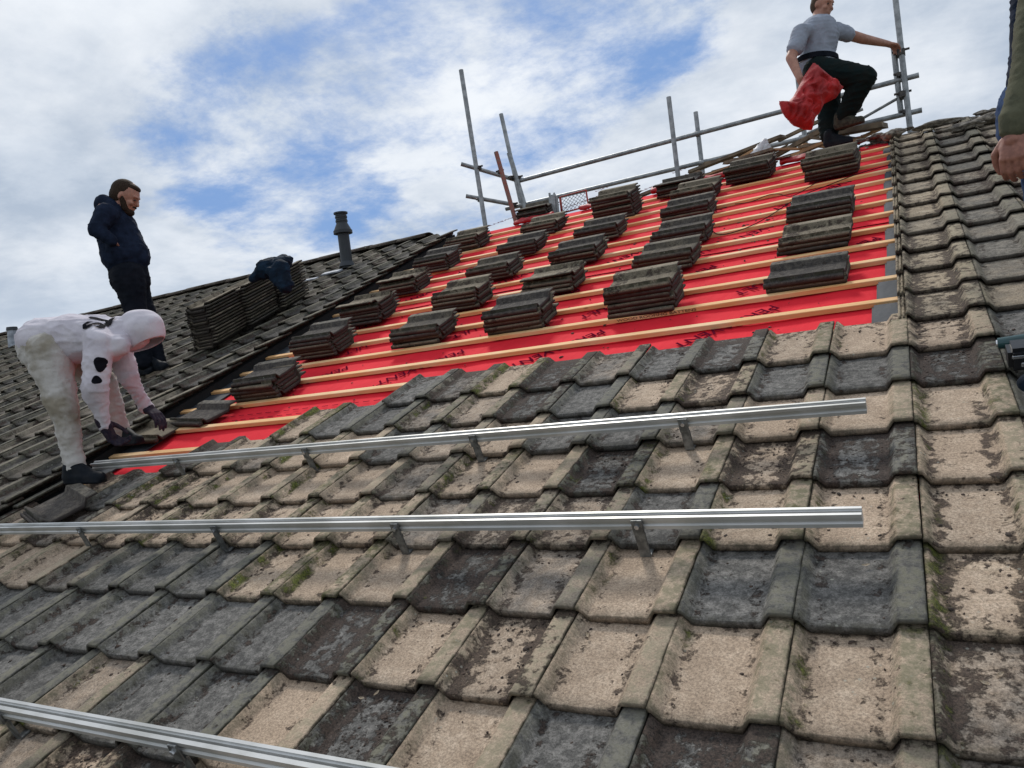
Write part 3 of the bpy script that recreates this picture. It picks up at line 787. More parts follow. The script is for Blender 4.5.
plank(atY(733,163,y3-.05), atY(754,151,y3-.05), .09, .025, 'wood_light', 'fresh orange split plank left of the white bag')
plank(atY(768,160,y3), atY(826,128,y3), .07, .04, 'plank', 'brown plank running from white bag to man\'s legs')
plank(atY(780,140,y3+.2), atY(838,112,y3+.2), .05, .03, 'plank', 'thin batten sticking up behind red sack')
plank(atY(784,160,y3-.1), atY(830,140,y3-.1), .08, .03, 'wood_light', 'pale split batten beneath the standing labourer\'s boots')
plank(atY(838,133,y3-.05), atY(884,125,y3-.15), .12, .05, 'plank', 'short plank lying right of the labourer\'s boots')
plank(atY(850,143,y3-.1), atY(882,128,y3), .05, .03, 'wood_light', 'small pale offcut lying lowest right of heap')
plank(atY(640,196,y3-.2), atY(700,172,y3-.1), .09, .03, 'plank', 'thin old board on ridge below the middle poles')
for i in range(16):
    x = random.uniform(700, 860); yy = 168-(x-700)*.22+random.uniform(-4,8); L_ = random.uniform(18,50); sl_ = random.uniform(-.55,.15)
    d0 = y3+random.uniform(-.1,.25)
    plank(atY(x-L_/2, yy-L_/2*sl_*1., d0), atY(x+L_/2, yy+L_/2*sl_*1., d0+random.uniform(-.08,.08)), random.uniform(.03,.07), random.uniform(.012,.03), random.choice(('plank','plank','wood_light')), 'thin splintered offcut in the timber heap on the ridge')
def heap(bm):
    for i in range(26):
        x = random.uniform(835, 890); q_ = atY(x, 158-(x-835)*.28+random.uniform(-9,3), YR+random.uniform(-.05,.25))
        rock(bm, q_, (random.uniform(.03,.09),random.uniform(.03,.06),random.uniform(.015,.04)), i+200)
bm = bmesh.new(); heap(bm)
tag(bm_obj('rubble_heap', bm, M['mortar']), 'broken mortar and tile rubble on ridge right of labourer', 'rubble', kind='stuff')
# broken ridge tile pieces at the right
for (x, y, s, lab) in ((936,121,(.20,.06,.030),'broken pale ridge tile fragment on ridge right of tall pole'),(998,113,(.17,.11,.05),'brown ridge tile piece at ridge beside olive sleeve'),(893,131,(.09,.07,.04),'chunk of mortar at ridge left of tall pole'),(966,123,(.13,.07,.035),'dark broken tile piece on ridge between two paler fragments')):
    bm = bmesh.new(); q_ = onroof(x, y, .03); rock(bm, P(q_.x, min(q_.y, RIDGE), .0), s, x, 3)
    tag(bm_obj('tile_fragment', bm, M['mortar']), lab, 'fragment', 'broken ridge tile fragments')
# rolls of red underlay lapped along the ridge
def roll(u0, u1, r, lab):
    bm = bmesh.new(); n_ = 26; k = 14; rows = []
    for i in range(n_+1):
        u = u0+(u1-u0)*i/n_; rr = r*(1+.35*mnoise.noise(Vector((u*4,1,2)))); row = []
        for j in range(k):
            a = 2*math.pi*j/k; row.append(bm.verts.new(P(u, RIDGE-.03+math.cos(a)*rr*1.5, -.085+rr*.8+math.sin(a)*rr*.7+.022*mnoise.noise(Vector((u*11,a*1.5,5))))))
        rows.append(row)
    for i in range(n_):
        for j in range(k): bm.faces.new((rows[i][j], rows[i][(j+1)%k], rows[i+1][(j+1)%k], rows[i+1][j]))
    bm.faces.new(rows[0]); bm.faces.new(rows[-1])
    tag(bm_obj('underlay_roll', bm, M['red_roll'], smooth=True), lab, 'underlay roll', 'red underlay bunched along the ridge')
roll(-4.05,-3.55,.035,'red bunched underlay at ridge beside the leftmost pole')
roll(-3.2,-2.75,.035,'red bunched underlay at ridge beneath mesh barrier')
roll(-2.35,-2.2,.05,'short red bunched underlay left of the two middle poles')
roll(-1.9,-1.5,.04,'red bunched underlay at ridge right of the two middle poles')
roll(-1.02,-.7,.04,'red bunched underlay at ridge below the red sack')
# scrap of red sheet at the verge
bm = bmesh.new()
for (x, y, s) in ((411,270,.10),):
    q_ = onroof(x, y, -.03); rock(bm, P(q_.x, q_.y, -.06), (s,s*.8,.02), x, 3)
tag(bm_obj('underlay_scrap', bm, M['red_roll'], smooth=True), 'crumpled scrap of red underlay by dark roof edge', 'scrap')
# white bag
def wb(bm):
    c = atY(763,150,y3-.05)
    capsule(bm, c+Vector((-.12,0,-.1)), c+Vector((.02,0,.06)), .09, .035); capsule(bm, c+Vector((.05,0,-.1)), c+Vector((.03,0,.10)), .07, .02); capsule(bm, c+Vector((-.2,0,-.12)), c+Vector((.06,0,-.1)), .05,.06)
tag(blob('white_bag', wb, M['white_bag'], voxel=.01, fold=.02, fscale=9), 'crumpled white plastic bag among timber offcuts at ridge', 'bag')
# cable trailing over battens
def cable(pts, r, lab):
    cu = bpy.data.curves.new('cable', 'CURVE'); cu.dimensions = '3D'; cu.bevel_depth = r; cu.bevel_resolution = 2
    sp = cu.splines.new('NURBS'); sp.points.add(len(pts)-1); sp.order_u = 4; sp.use_endpoint_u = True
    for i, p_ in enumerate(pts): sp.points[i].co = (*p_, 1)
    o = bpy.data.objects.new('c', cu); COL.objects.link(o); dg = bpy.context.evaluated_depsgraph_get(); dg.update()
    me = bpy.data.meshes.new_from_object(o.evaluated_get(dg)); bpy.data.objects.remove(o); me.materials.clear()
    tag(link('cable', me, M['print']), lab, 'cable')
def rp(x, y, w): q_ = onroof(x, y, w); return P(q_.x, q_.y, w)
cable([rp(x,y,-.066) for x,y in ((712,230),(716,236),(730,234),(752,226),(770,216),(786,205),(800,196),(815,190),(835,183),(860,172),(890,165))], .0035, 'thin black cord trailing across battens and red underlay near ridge')
cable([rp(x,y,-.066) for x,y in ((735,204),(752,203),(762,196),(780,192),(790,200),(804,190),(820,180))], .003, 'short tangled black cord in middle of battens below ridge')

# ------------------------------------------------------------------ FLUE PIPES
q_ = onroof(347, 264, NW); base = P(q_.x, q_.y, NW)
fl = tag(empty('flue_pipe', base), 'dark grey vent flue pipe with cowl rising from the dark roof', 'flue')
H = .60
bm = bmesh.new(); tube(bm, base-Vector((0,0,.05)), base+Vector((0,0,H*.66)), .070, n=24); bm_obj('pipe', bm, M['pvc'], fl, smooth=False)
bm = bmesh.new(); tube(bm, base+Vector((0,0,H*.62)), base+Vector((0,0,H*.68)), .115, .115, n=24); tube(bm, base+Vector((0,0,H*.68)), base+Vector((0,0,H*.82)), .11, .070, n=24); bm_obj('collar', bm, M['pvc'], fl)
bm = bmesh.new(); 
for k in range(5): tube(bm, base+Vector((0,0,H*(.82+.04*k))), base+Vector((0,0,H*(.85+.04*k))), .068+.006*(k%2), n=24)
tube(bm, base+Vector((0,0,H*.82)), base+Vector((0,0,H*1.02)), .058, n=24); tube(bm, base+Vector((0,0,H*1.02)), base+Vector((0,0,H*1.05)), .085, n=24)
bm_obj('cowl', bm, M['pvc'], fl)
bm = bmesh.new(); tube(bm, base-Vector((0,0,.03)), base+Vector((0,0,.03)), .10, .075, n=24); bm_obj('base_flashing', bm, M['lead'], fl)
q_ = onroof(14, 344, NW); base = P(q_.x, q_.y, NW)
vt = tag(empty('roof_vent', base), 'small pale roof vent with dark cap at far left of dark roof', 'roof vent')
bm = bmesh.new(); tube(bm, base-Vector((0,0,.05)), base+Vector((0,0,.22)), .085, .070, n=20); bm_obj('vent_body', bm, M['pale_patch'], vt)
bm = bmesh.new(); tube(bm, base+Vector((0,0,.22)), base+Vector((0,0,.27)), .085, .075, n=20); bm_obj('vent_cap', bm, M['pvc'], vt)

# ------------------------------------------------------------------ JACKET over stacks
def jk(bm):
    dj = 6.55
    def A(x,y,d_=dj): return at(x,y,d_)
    capsule(bm, A(253,279,dj), A(270,268,dj+.1), .05, .085); capsule(bm, A(266,270), A(284,262,dj+.2), .09, .06); capsule(bm, A(280,264), A(289,260,dj+.1), .055, .04)
    capsule(bm, A(281,268,dj-.08), A(285,287,dj-.12), .075, .06, side=(R3@Vector((1,0,0))), fl=1.); capsule(bm, A(271,272,dj-.1), A(277,280,dj-.1), .05, .05)
    capsule(bm, A(290,284,dj-.12), A(280,286,dj-.14), .03, .03)
tag(blob('jacket', jk, M['jacket'], voxel=.012, fold=.03, fscale=7), 'dark blue jacket draped over the tall tile stacks', 'jacket')

# ------------------------------------------------------------------ PEOPLE
def head(bm, c, fwd, up, s=1.0, neck=None):
    fwd = fwd.normalized(); side = up.cross(fwd).normalized(); upn = fwd.cross(side)
    Mx = Matrix((fwd, side, upn)).transposed()
    def T(x,y,z): return c + Mx @ Vector((x*s, y*s, z*s))
    prim(bm, T(-.01,0,.02), (.098*s,.076*s,.100*s), Mx); prim(bm, T(.030,0,-.055), (.060*s,.056*s,.062*s), Mx)
    capsule(bm, T(.055,0,-.085), T(.045,0,-.08), .033*s, .033*s)
    capsule(bm, T(.086,0,.008), T(.101,0,-.026), .009*s, .013*s); prim(bm, T(.074,0,.026), (.020*s,.052*s,.012*s), Mx)
    prim(bm, T(.083,0,-.058), (.013*s,.026*s,.008*s), Mx); prim(bm, T(.080,0,-.072), (.013*s,.022*s,.008*s), Mx)
    for q in (-1,1): prim(bm, T(-.012,q*.076,-.012), (.014*s,.009*s,.026*s), Mx); prim(bm, T(.062,q*.042,-.028), (.025*s,.02*s,.02*s), Mx)
    capsule(bm, T(-.02,0,-.05), neck if neck is not None else T(-.03,0,-.16), .056*s, .062*s)
    return T, Mx
def hair(bm, T, Mx, s, top=.0, beard=False):
    prim(bm, T(-.028,0,.036), (.096*s,.079*s,.089*s), Mx); prim(bm, T(-.045,0,.0), (.075*s,.079*s,.085*s), Mx); prim(bm, T(.018,0,.082), (.060*s,.058*s,.030*s), Mx)
def eyes(parent, T, s):
    for q in (-1,1):
        bm = bmesh.new(); prim(bm, T(.080,q*.030,.002), (.009*s,.012*s,.006*s), None, 10, 8)
        bm_obj('eye', bm, M['eye'], parent, smooth=True)
def hand(bm, wrist, fwd, palm, s=1.0, curl=.5, thumb=1, spread=.0, point=None):
    """fwd: direction of fingers, palm: palm normal (fingers curl towards it)"""
    f = fwd.normalized(); p = (palm - f*palm.dot(f)).normalized(); y = p.cross(f)*thumb   # y: thumb side
    def T(a,b,c): return wrist + (f*a + y*b + p*c)*s
    for b in (-.030,-.010,.010,.028): capsule(bm, T(.0,b*.65,0), T(.082,b,0), .015*s, .0115*s, n=10)
    prim(bm, T(.045,0,0), (.05*s,.05*s,.05*s), Matrix(((f.x,y.x,p.x),(f.y,y.y,p.y),(f.z,y.z,p.z))) @ Matrix.Diagonal((1,.85,.32)))
    Ls = [.031,.038,.041,.036]
    for i, b in enumerate((-.032,-.011,.0105,.031)):
        a = Vector((.082, b, 0)); ang = 0; L = Ls[i]*1.12
        cu = curl if point != i else .12
        for k in range(3):
            ang += cu*(.9 if k == 0 else 1.1)
            nx = a + Vector((math.cos(ang), spread*(b/.03), -0)).normalized()*0
            step = Vector((math.cos(ang)*L, spread*b, math.sin(ang)*L))
            bb = a+step; capsule(bm, T(*a), T(*bb), (.0092-.0006*k)*s, (.0086-.0008*k)*s, n=10)
            a = bb; L *= .72
    a = Vector((.018,.030,.008)); b_ = Vector((.050,.058,.020)); c_ = Vector((.078,.058,.034+curl*.01)); e_ = Vector((.100,.050,.046+curl*.012))
    capsule(bm, T(*a), T(*b_), .016*s, .0125*s, n=10); capsule(bm, T(*b_), T(*c_), .0118*s, .0105*s, n=10); capsule(bm, T(*c_), T(*e_), .0102*s, .0085*s, n=10)
def boot(bm, heel, toe, up, w=.048, h=.075):
    dd = (toe-heel)
    capsule(bm, heel+up*.045+dd*.12, toe+up*.035-dd*.12, w, w*.82, side=up, fl=.85)
    capsule(bm, heel+up*.05+dd*.15, heel+up*(.06+h)+dd*.18, w*1.02, w*1.02)
    capsule(bm, heel+up*.1+dd*.2, toe+up*.045-dd*.25, w*.95, w*.6)
    # flat sole
    e = dd.normalized(); sd = up.cross(e).normalized()
    box(bm, heel+dd*.5+up*.012, (dd.length*.98, w*1.75, .024), Matrix((e, sd, up)).transposed(), .008)
UP = Vector((0,0,1))
RX = Vector((1,0,0))

# ---- hooded man bending over the edge
def hooded():
    D = 4.66
    o = tag(empty('person', at(75,484,4.62)), 'person in off-white hoodie and trousers bending over with hood up, dark gloves', 'person')
    hipN, hipF = at(48,352,D-.08), at(54,345,D+.16)
    kN, aN = at(63,408,D-.12), at(76,466,D-.10); hN, tN = at(68,484,D-.10), at(104,483,D-.16)
    kF, aF = at(104,384,D+.30), at(121,436,D+.42)
    pel, ch = at(50,343,D+.04), at(98,334,D+.04)
    sN, sF = at(99,344,D-.15), at(116,338,D+.24)
    eN, wN = at(94,386,D-.20), at(104,424,D-.10); eF, wF = at(129,378,D+.22), at(146,407,D+.34)
    hc = at(141,331,D+.06)
    toc = (hc-ch).normalized()
    fw = (-cy*.92 + cx*.38 + cz*.05).normalized()
    hu = (cx*.92 + cy*.38).normalized()
    palm_pt = lambda a, b: (b-a)
    def body(bm):
        head(bm, hc-fw*.015, fw, hu, .84, neck=ch.lerp(hc,.45))
        capsule(bm, pel, ch, .11, .12); capsule(bm, sN, sF, .06, .06)
        for h_,k_,a_ in ((hipN,kN,aN),(hipF,kF,aF)): capsule(bm,h_,k_,.075,.05); capsule(bm,k_,a_,.048,.035)
        for s_,e_,w_ in ((sN,eN,wN),(sF,eF,wF)): capsule(bm,s_,e_,.045,.036); capsule(bm,e_,w_,.036,.027)
        capsule(bm, pel, hipN,.1,.08); capsule(bm,pel,hipF,.1,.08); capsule(bm, ch, sN,.09,.055); capsule(bm,ch,sF,.09,.055)
    blob('body', body, M['skin_ruddy'], o, .009, 3)
    def hoodie(bm):
        capsule(bm, at(46,341,D+.05), at(72,339,D+.03), .148, .150, side=Vector((0,1,0)), fl=1.2)
        capsule(bm, at(72,339,D+.03), at(102,340,D+.04), .152, .148, side=Vector((0,1,0)), fl=1.25)
        capsule(bm, ch, sN, .13, .085); capsule(bm, ch, sF, .13, .085)
        capsule(bm, sN, eN, .084, .068); capsule(bm, eN, wN, .068, .047); capsule(bm, sF, eF, .082, .066); capsule(bm, eF, wF, .066, .046)
        capsule(bm, at(108,336,D+.05), hc+toc*-.05, .11, .108); capsule(bm, at(122,338,D-.04), at(118,345,D-.10), .05, .07)
    blob('hoodie', hoodie, M['white_cloth'], o, .011, 4, fold=.022, fscale=7.5)
    # hood: a shell open towards the face
    bm = bmesh.new(); r_ = bmesh.ops.create_uvsphere(bm, u_segments=64, v_segments=48, radius=1)
    side = hu.cross(fw).normalized(); f2 = fw.normalized(); u2 = f2.cross(side)
    Mx = Matrix((f2, side, u2)).transposed()
    bmesh.ops.bisect_plane(bm, geom=bm.verts[:]+bm.edges[:]+bm.faces[:], plane_co=(.66,0,0), plane_no=(1,0,.10), clear_outer=True)
    for v in bm.verts:
        c_ = v.co.copy(); v.co = hc + Mx @ Vector((c_.x*.138-.004, c_.y*.116, c_.z*.135+.003))
        v.co += (v.co-hc).normalized()*(.016*mnoise.noise(Vector((v.co.x*6,v.co.y*6,v.co.z*13))) + .010*max(0,c_.x)**2)
    sr = bmesh.ops.solidify(bm, geom=bm.faces[:], thickness=.012)
    bm_obj('hood', bm, M['white_cloth'], o, smooth=True)
    def trousers(bm):
        capsule(bm, at(43,348,D+.04), at(52,354,D+.04), .142, .14, side=Vector((0,1,0)), fl=1.2)
        capsule(bm, hipN, kN, .120, .084); capsule(bm, kN, at(75,468,D-.10), .082, .058)
        capsule(bm, hipF, kF, .125, .088); capsule(bm, kF, aF, .086, .064)
    blob('trousers', trousers, M['white_trouser'], o, .011, 4, fold=.022, fscale=9)
    def shoes(bm):
        boot(bm, hN, tN, UP, .052, .04)
    blob('shoe', shoes, M['boot'], o, .009, 2)
    def shoes2(bm):
        h2 = at(121,446,D+.44); boot(bm, h2, h2+Vector((.24,-.02,.0)), UP, .045, .03)
    blob('shoe', shoes2, M['boot'], o, .009, 2)
    def gl(bm):
        f1 = (at(117,447,D-.02)-wN); capsule(bm, wN-f1.normalized()*.03, wN+f1.normalized()*.02, .040,.040); hand(bm, wN, f1, Vector((0,.6,-1)), 1.2, .65, 1); capsule(bm, wN, wN+f1.normalized()*.09, .036, .03, side=cz, fl=1.2)
    blob('glove', gl, M['glove'], o, .006, 2)
    def gl2(bm):
        f1 = (at(160,417,D+.30)-wF); capsule(bm, wF-f1.normalized()*.04, wF+f1.normalized()*.02, .040,.040); hand(bm, wF, f1, Vector((-.2,.0,-1)), 1.18, .40, -1)
    blob('glove', gl2, M['glove'], o, .006, 2)
    # prints on the hoodie: letters across the back and an oval badge on the sleeve
    def project_text(body_, size, centre, right, upv, name, hoodobj, push=.004):
        cu = bpy.data.curves.new(name, 'FONT'); cu.body = body_; cu.size = size; cu.align_x = 'CENTER'; cu.align_y = 'CENTER'; cu.offset = size*.03; cu.extrude = .0
        t = bpy.data.objects.new('t', cu); COL.objects.link(t); dg = bpy.context.evaluated_depsgraph_get(); dg.update()
        me = bpy.data.meshes.new_from_object(t.evaluated_get(dg)); bpy.data.objects.remove(t); me.materials.clear()
        bm = bmesh.new(); bm.from_mesh(me); bmesh.ops.triangulate(bm, faces=bm.faces[:])
        bmesh.ops.subdivide_edges(bm, edges=bm.edges[:], cuts=2, use_grid_fill=True)
        nrm = right.cross(upv).normalized(); inv = hoodobj
        from mathutils.bvhtree import BVHTree
        tree = BVHTree.FromPolygons([v.co for v in hoodobj.data.vertices], [p_.vertices[:] for p_ in hoodobj.data.polygons])
        for v in bm.verts:
            p_ = centre + right*v.co.x + upv*v.co.y
            h_ = tree.ray_cast(p_+nrm*.6, -nrm)
            v.co = (h_[0]+nrm*push) if h_[0] is not None else p_
        bm_obj(name, bm, M['print'], hoodobj)
    hd = [c for c in o.children if c.name.startswith('hoodie')][0]
    [setattr(c, 'parent', hd) for c in o.children if c.name.startswith('hood.') or c.name == 'hood']
    for c in hd.children: c.matrix_parent_inverse = Matrix()
    bpy.context.view_layer.update()
    yv = (cz*1.0); back_up = (UP*.75 + cz*.6).normalized()
    right = -(back_up.cross(cx)).normalized()      # letters read across the back
    rt_ = (cz*.72 - UP*.69).normalized(); rt_ = (rt_ - cx*rt_.dot(cx)).normalized(); project_text('TS', .165, at(95,319,D-.10), rt_, cx.normalized(), 'back_lettering', hd, .008)
    for (x, y, rx_, ry_) in ((101,364,.038,.040),(97,380,.028,.022)):
        bm = bmesh.new(); from mathutils.bvhtree import BVHTree
        tree = BVHTree.FromPolygons([v.co for v in hd.data.vertices], [p_.vertices[:] for p_ in hd.data.polygons])
        c_ = at(x,y,D-.6); rows = []
        cv = None; rings = []
        for ri in range(0, 6):
            ring = []
            for k in range(20):
                a = 2*math.pi*k/20; wob = 1+.12*math.sin(3*a+x)
                p_ = c_ + cx*(math.cos(a)*rx_*ri/5*wob) + cy*(math.sin(a)*ry_*ri/5*wob)
                dr = (p_-CAM).normalized(); h_ = tree.ray_cast(p_, dr)
                ring.append((h_[0] if h_[0] is not None else p_+dr*.5)+cz*.004)
            rings.append([bm.verts.new(q) for q in ring])
        for i in range(5):
            for k in range(20): bm.faces.new((rings[i][k], rings[i][(k+1)%20], rings[i+1][(k+1)%20], rings[i+1][k]))
        bmesh.ops.remove_doubles(bm, verts=bm.verts[:], dist=.0005)
        bm_obj('sleeve_patch', bm, M['print'], hd)
hooded()

# ---- man standing on the dark roof
def standing():
    D = 6.82
    o = tag(empty('person', at(150,376,D)), 'person with dark hair and beard in navy hoodie standing hand on hip on dark roof', 'person')
    hip = at(129,272,D); sh = at(112,213,D); hipN, hipF = at(128,276,D-.09), at(131,276,D+.09)
    kN, aN = at(138,322,D-.10), at(143,366,D-.10); kF, aF = at(146,320,D+.08), at(157,362,D+.05)
    sN, sF = at(106,214,D-.20), at(118,214,D+.20)
    eN, wN = at(96,229,D-.30), at(113,241,D-.26); eF, wF = at(128,240,D+.28), at(140,256,D+.20)
    hc = at(126,197,D); fw = (cx*.92 - UP*.42 - cz*.10).normalized(); hu = (UP+cx*.25).normalized()
    s = 1.20
    hold = {}
    def body(bm):
        hold['T'], hold['M'] = head(bm, hc, fw, hu, s, neck=at(117,212,D))
        capsule(bm, hip, sh, .12,.13); capsule(bm, sN, sF,.06,.06)
        for h_,k_,a_ in ((hipN,kN,aN),(hipF,kF,aF)): capsule(bm,h_,k_,.085,.055); capsule(bm,k_,a_,.052,.038)
        for s_,e_,w_ in ((sN,eN,wN),(sF,eF,wF)): capsule(bm,s_,e_,.05,.038); capsule(bm,e_,w_,.038,.028)
        hand(bm, wN, at(119,249,D-.13)-wN, -cz, .85, .15, 1)
        capsule(bm, hip, hipN,.1,.08); capsule(bm,hip,hipF,.1,.08)
    blob('body', body, M['skin'], o, .009, 2)
    blob('hair', lambda bm: hair(bm, hold['T'], hold['M'], s), M['hair'], o, .008, 1)
    T, Mx = hold['T'], hold['M']
    def beard(bm):
        prim(bm, T(.050,0,-.094), (.052*s,.050*s,.036*s), Mx)
        for q in (-1,1): capsule(bm, T(.0,q*.060,-.015), T(.042,q*.038,-.080), .019*s, .027*s)
        capsule(bm, T(.088,-.02,-.048), T(.088,.02,-.048), .009*s, .009*s)
    blob('beard', beard, M['hair'], o, .008, 1); eyes(o, T, s)
    def hoodie(bm):
        capsule(bm, at(114,221,D), at(126,257,D), .150, .178, side=Vector((0,1,0)), fl=1.2)
        capsule(bm, at(126,255,D), at(128,266,D), .170, .158, side=Vector((0,1,0)), fl=1.1); capsule(bm, at(133,252,D), at(140,260,D), .10, .08); capsule(bm, at(113,248,D-.18), at(124,256,D-.16), .05, .04)
        capsule(bm, sN, sF, .095,.095); capsule(bm, sN, eN, .088, .072); capsule(bm, eN, wN.lerp(eN,.12), .070, .050)
        capsule(bm, sF, eF, .085,.070); capsule(bm, eF, wF, .068,.05)
        capsule(bm, at(104,200,D-.05), at(112,205,D-.06), .055,.06); capsule(bm, at(104,200,D+.05), at(112,205,D+.05), .055,.06); capsule(bm, at(106,206,D-.05), at(104,204,D+.08), .06,.06); capsule(bm, at(106,207,D), at(119,215,D), .075,.085); capsule(bm, at(112,209,D), at(121,216,D), .088,.082); capsule(bm, at(105,205,D), at(119,211,D), .088,.092)
    blob('hoodie', hoodie, M['navy'], o, .012, 4, fold=.020, fscale=6)
    def tr(bm):
        capsule(bm, at(128,268,D), at(130,280,D), .152,.155, side=Vector((0,1,0)), fl=1.1)
        capsule(bm, hipN, kN, .135,.095); capsule(bm, kN, at(143,362,D-.1), .092,.078); capsule(bm, hipF, kF, .13,.095); capsule(bm, kF, at(157,360,D+.05), .09,.078)
    blob('trousers', tr, M['black'], o, .012, 4, fold=.02, fscale=7)
    for (x,y,dd) in ((140,374,-.1),(154,370,.05)):
        def bt(bm):
            q = onroof(x, y, NW+.01); h_ = P(q.x, q.y, NW+.008); e = R3@Vector((.95,-.1,0)); boot(bm, h_-e*.07, h_+e*.21, R3@Vector((0,0,1)), .052, .09)
        blob('boot', bt, M['boot'], o, .01, 2)
standing()

# ---- man at the ridge with the red sack
def ridge_man():
    D = 7.28
    o = tag(empty('person', at(832,146,D)), 'person in grey t-shirt stepping at the ridge, one hand on scaffold tube', 'person')
    hc = at(823,5,D); fw = (RX*.78 - UP*.38 - Vector((0,.5,0))).normalized(); hu = (UP+RX*.1).normalized(); s = 1.06
    hipN, hipF = at(817,72,D-.08), at(826,72,D+.10)
    kN, aN = at(864,78,D-.28), at(842,122,D-.05); kF, aF = at(828,108,D+.12), at(830,140,D+.08)
    sN, sF = at(801,33,D-.12), at(836,31,D+.12)
    eN, wN = at(791,58,D-.2), at(800,79,D-.35); eF, wF = at(863,39,D+.18), at(888,44,D+.38)
    hip, ch = at(818,66,D), at(818,34,D); hold = {}
    def body(bm):
        hold['T'], hold['M'] = head(bm, hc, fw, hu, s, neck=at(818,25,D))
        capsule(bm, hip, ch, .12,.13); capsule(bm, sN, sF,.055,.055); capsule(bm, at(818,22,D), ch, .06,.09)
        for h_,k_,a_ in ((hipN,kN,aN),(hipF,kF,aF)): capsule(bm,h_,k_,.085,.055); capsule(bm,k_,a_,.052,.038)
        for s_,e_,w_ in ((sN,eN,wN),(sF,eF,wF)): capsule(bm,s_,e_,.056,.048); capsule(bm,e_,w_,.048,.031)
        hand(bm, wN, at(806,88,D-.36)-wN, Vector((.3,-.6,.2)), 1.1, .75, 1)
        hand(bm, wF, at(898,47,D+.45)-wF, Vector((.1,.1,-1)), 1.1, .6, 1)
    blob('body', body, M['skin'], o, .009, 2)
    blob('hair', lambda bm: hair(bm, hold['T'], hold['M'], s), M['hair2'], o, .008, 1); eyes(o, hold['T'], s)
    def shirt(bm):
        capsule(bm, at(819,33,D), at(818,52,D), .165, .150, side=(cx*.9+cz*.1).normalized(), fl=1.12)
        capsule(bm, at(818,50,D), at(818,68,D), .150, .158, side=cx, fl=1.1)
        capsule(bm, sN, sF, .078,.078); capsule(bm, sN, sN.lerp(eN,.62), .084, .075); capsule(bm, sF, sF.lerp(eF,.42), .082, .075); capsule(bm, at(819,24,D), ch, .075,.13)
    blob('tshirt', shirt, M['grey_shirt'], o, .011, 3, fold=.016, fscale=8)
    bm = bmesh.new(); cc = at(817.5,60.5,D); rows = []
    for dz_, rr in ((-.026,.166),(-.024,.172),(.024,.170),(.026,.164)):
        rows.append([bm.verts.new(cc + UP*dz_ + cx*(math.cos(a)*rr*1.12) + Vector((-cz.x,-cz.y,0)).normalized()*(math.sin(a)*rr)) for a in [2*math.pi*i/40 for i in range(40)]])
    for i in range(4):
        for j in range(40): bm.faces.new((rows[i][j], rows[i][(j+1)%40], rows[(i+1)%4][(j+1)%40], rows[(i+1)%4][j]))
    bm_obj('belt', bm, M['black'], o)
    # keep only a band
    def tr(bm):
        capsule(bm, at(820,74,D), at(823,78,D), .150,.15, side=cx, fl=1.1)
        capsule(bm, hipN, kN, .135,.112); capsule(bm, kN, aN, .110,.080); capsule(bm, hipF, kF, .130,.105); capsule(bm, kF, at(829,136,D+.08), .10,.085)
    blob('trousers', tr, M['green_black'], o, .012, 4, fold=.022, fscale=7)
    def b1(bm): h_ = at(836,131,D-.03); boot(bm, h_, h_+(RX*.25+Vector((0,-.12,-.01))), UP, .05, .06)
    blob('boot', b1, M['boot2'], o, .01, 2)
    def b2_(bm): h_ = at(826,149,D+.06); boot(bm, h_, h_+(RX*.24+Vector((0,-.10,-.02))), UP, .05, .07)
    blob('boot', b2_, M['boot'], o, .01, 2)
    # sack: a crumpled flat-ish bag
    q = D-.42
    ol = [(813,63),(820,69),(832,79),(843,88),(836,98),(824,104),(820,112),(815,118),(812,130),(805,129),(795,125),(786,117),(782,111),(779,101),(788,102),(793,97),(799,86),(804,76)]
    from mathutils.geometry import tessellate_polygon
    bm = bmesh.new(); vs = [bm.verts.new((x/100., -y/100., 0)) for x, y in ol]; bm.faces.new(vs)
    bmesh.ops.triangulate(bm, faces=bm.faces[:])
    for _ in range(5): bmesh.ops.subdivide_edges(bm, edges=[e for e in bm.edges if e.calc_length() > .018], cuts=1); bmesh.ops.triangulate(bm, faces=bm.faces[:])
    def edist(p_):
        m_ = 9
        for i in range(len(ol)):
            a_ = Vector((ol[i][0]/100., -ol[i][1]/100.)); b_ = Vector((ol[(i+1)%len(ol)][0]/100., -ol[(i+1)%len(ol)][1]/100.)); ab = b_-a_
            t_ = max(0, min(1, (p_-a_).dot(ab)/ab.dot(ab))); m_ = min(m_, (p_-a_-ab*t_).length)
        return m_
    bm.verts.index_update(); pts = [(v.co.x, v.co.y, edist(Vector((v.co.x, v.co.y)))) for v in bm.verts]; tri = [[v.index for v in f.verts] for f in bm.faces]; bm.free()
    bm = bmesh.new(); sheets = []
    for sg in (1, -1):
        vv = []
        for (x, y, e) in pts:
            th = .13*math.sqrt(min(1, e/.14)) if e > 0 else 0
            n_ = mnoise.noise(Vector((x*9, y*9, 1))); n2_ = 1-abs(mnoise.noise(Vector((x*14+n_*2, y*9, 4+sg))))*3
            th += min(1, e/.05)*(n_*.05 + n2_*.028)
            vv.append(bm.verts.new(at(x*100, -y*100, q) + cz*(sg*max(th, 0.001 if e > 0 else 0))))
        sheets.append(vv)
    for sg, vv in zip((1,-1), sheets):
        for t_ in tri: bm.faces.new([vv[i] for i in (t_ if sg == 1 else t_[::-1])])
    bmesh.ops.remove_doubles(bm, verts=bm.verts[:], dist=.0008)
    tag(bm_obj('red_sack', bm, M['red_bag'], smooth=True), 'crumpled red plastic sack held by man in grey t-shirt', 'sack')
ridge_man()

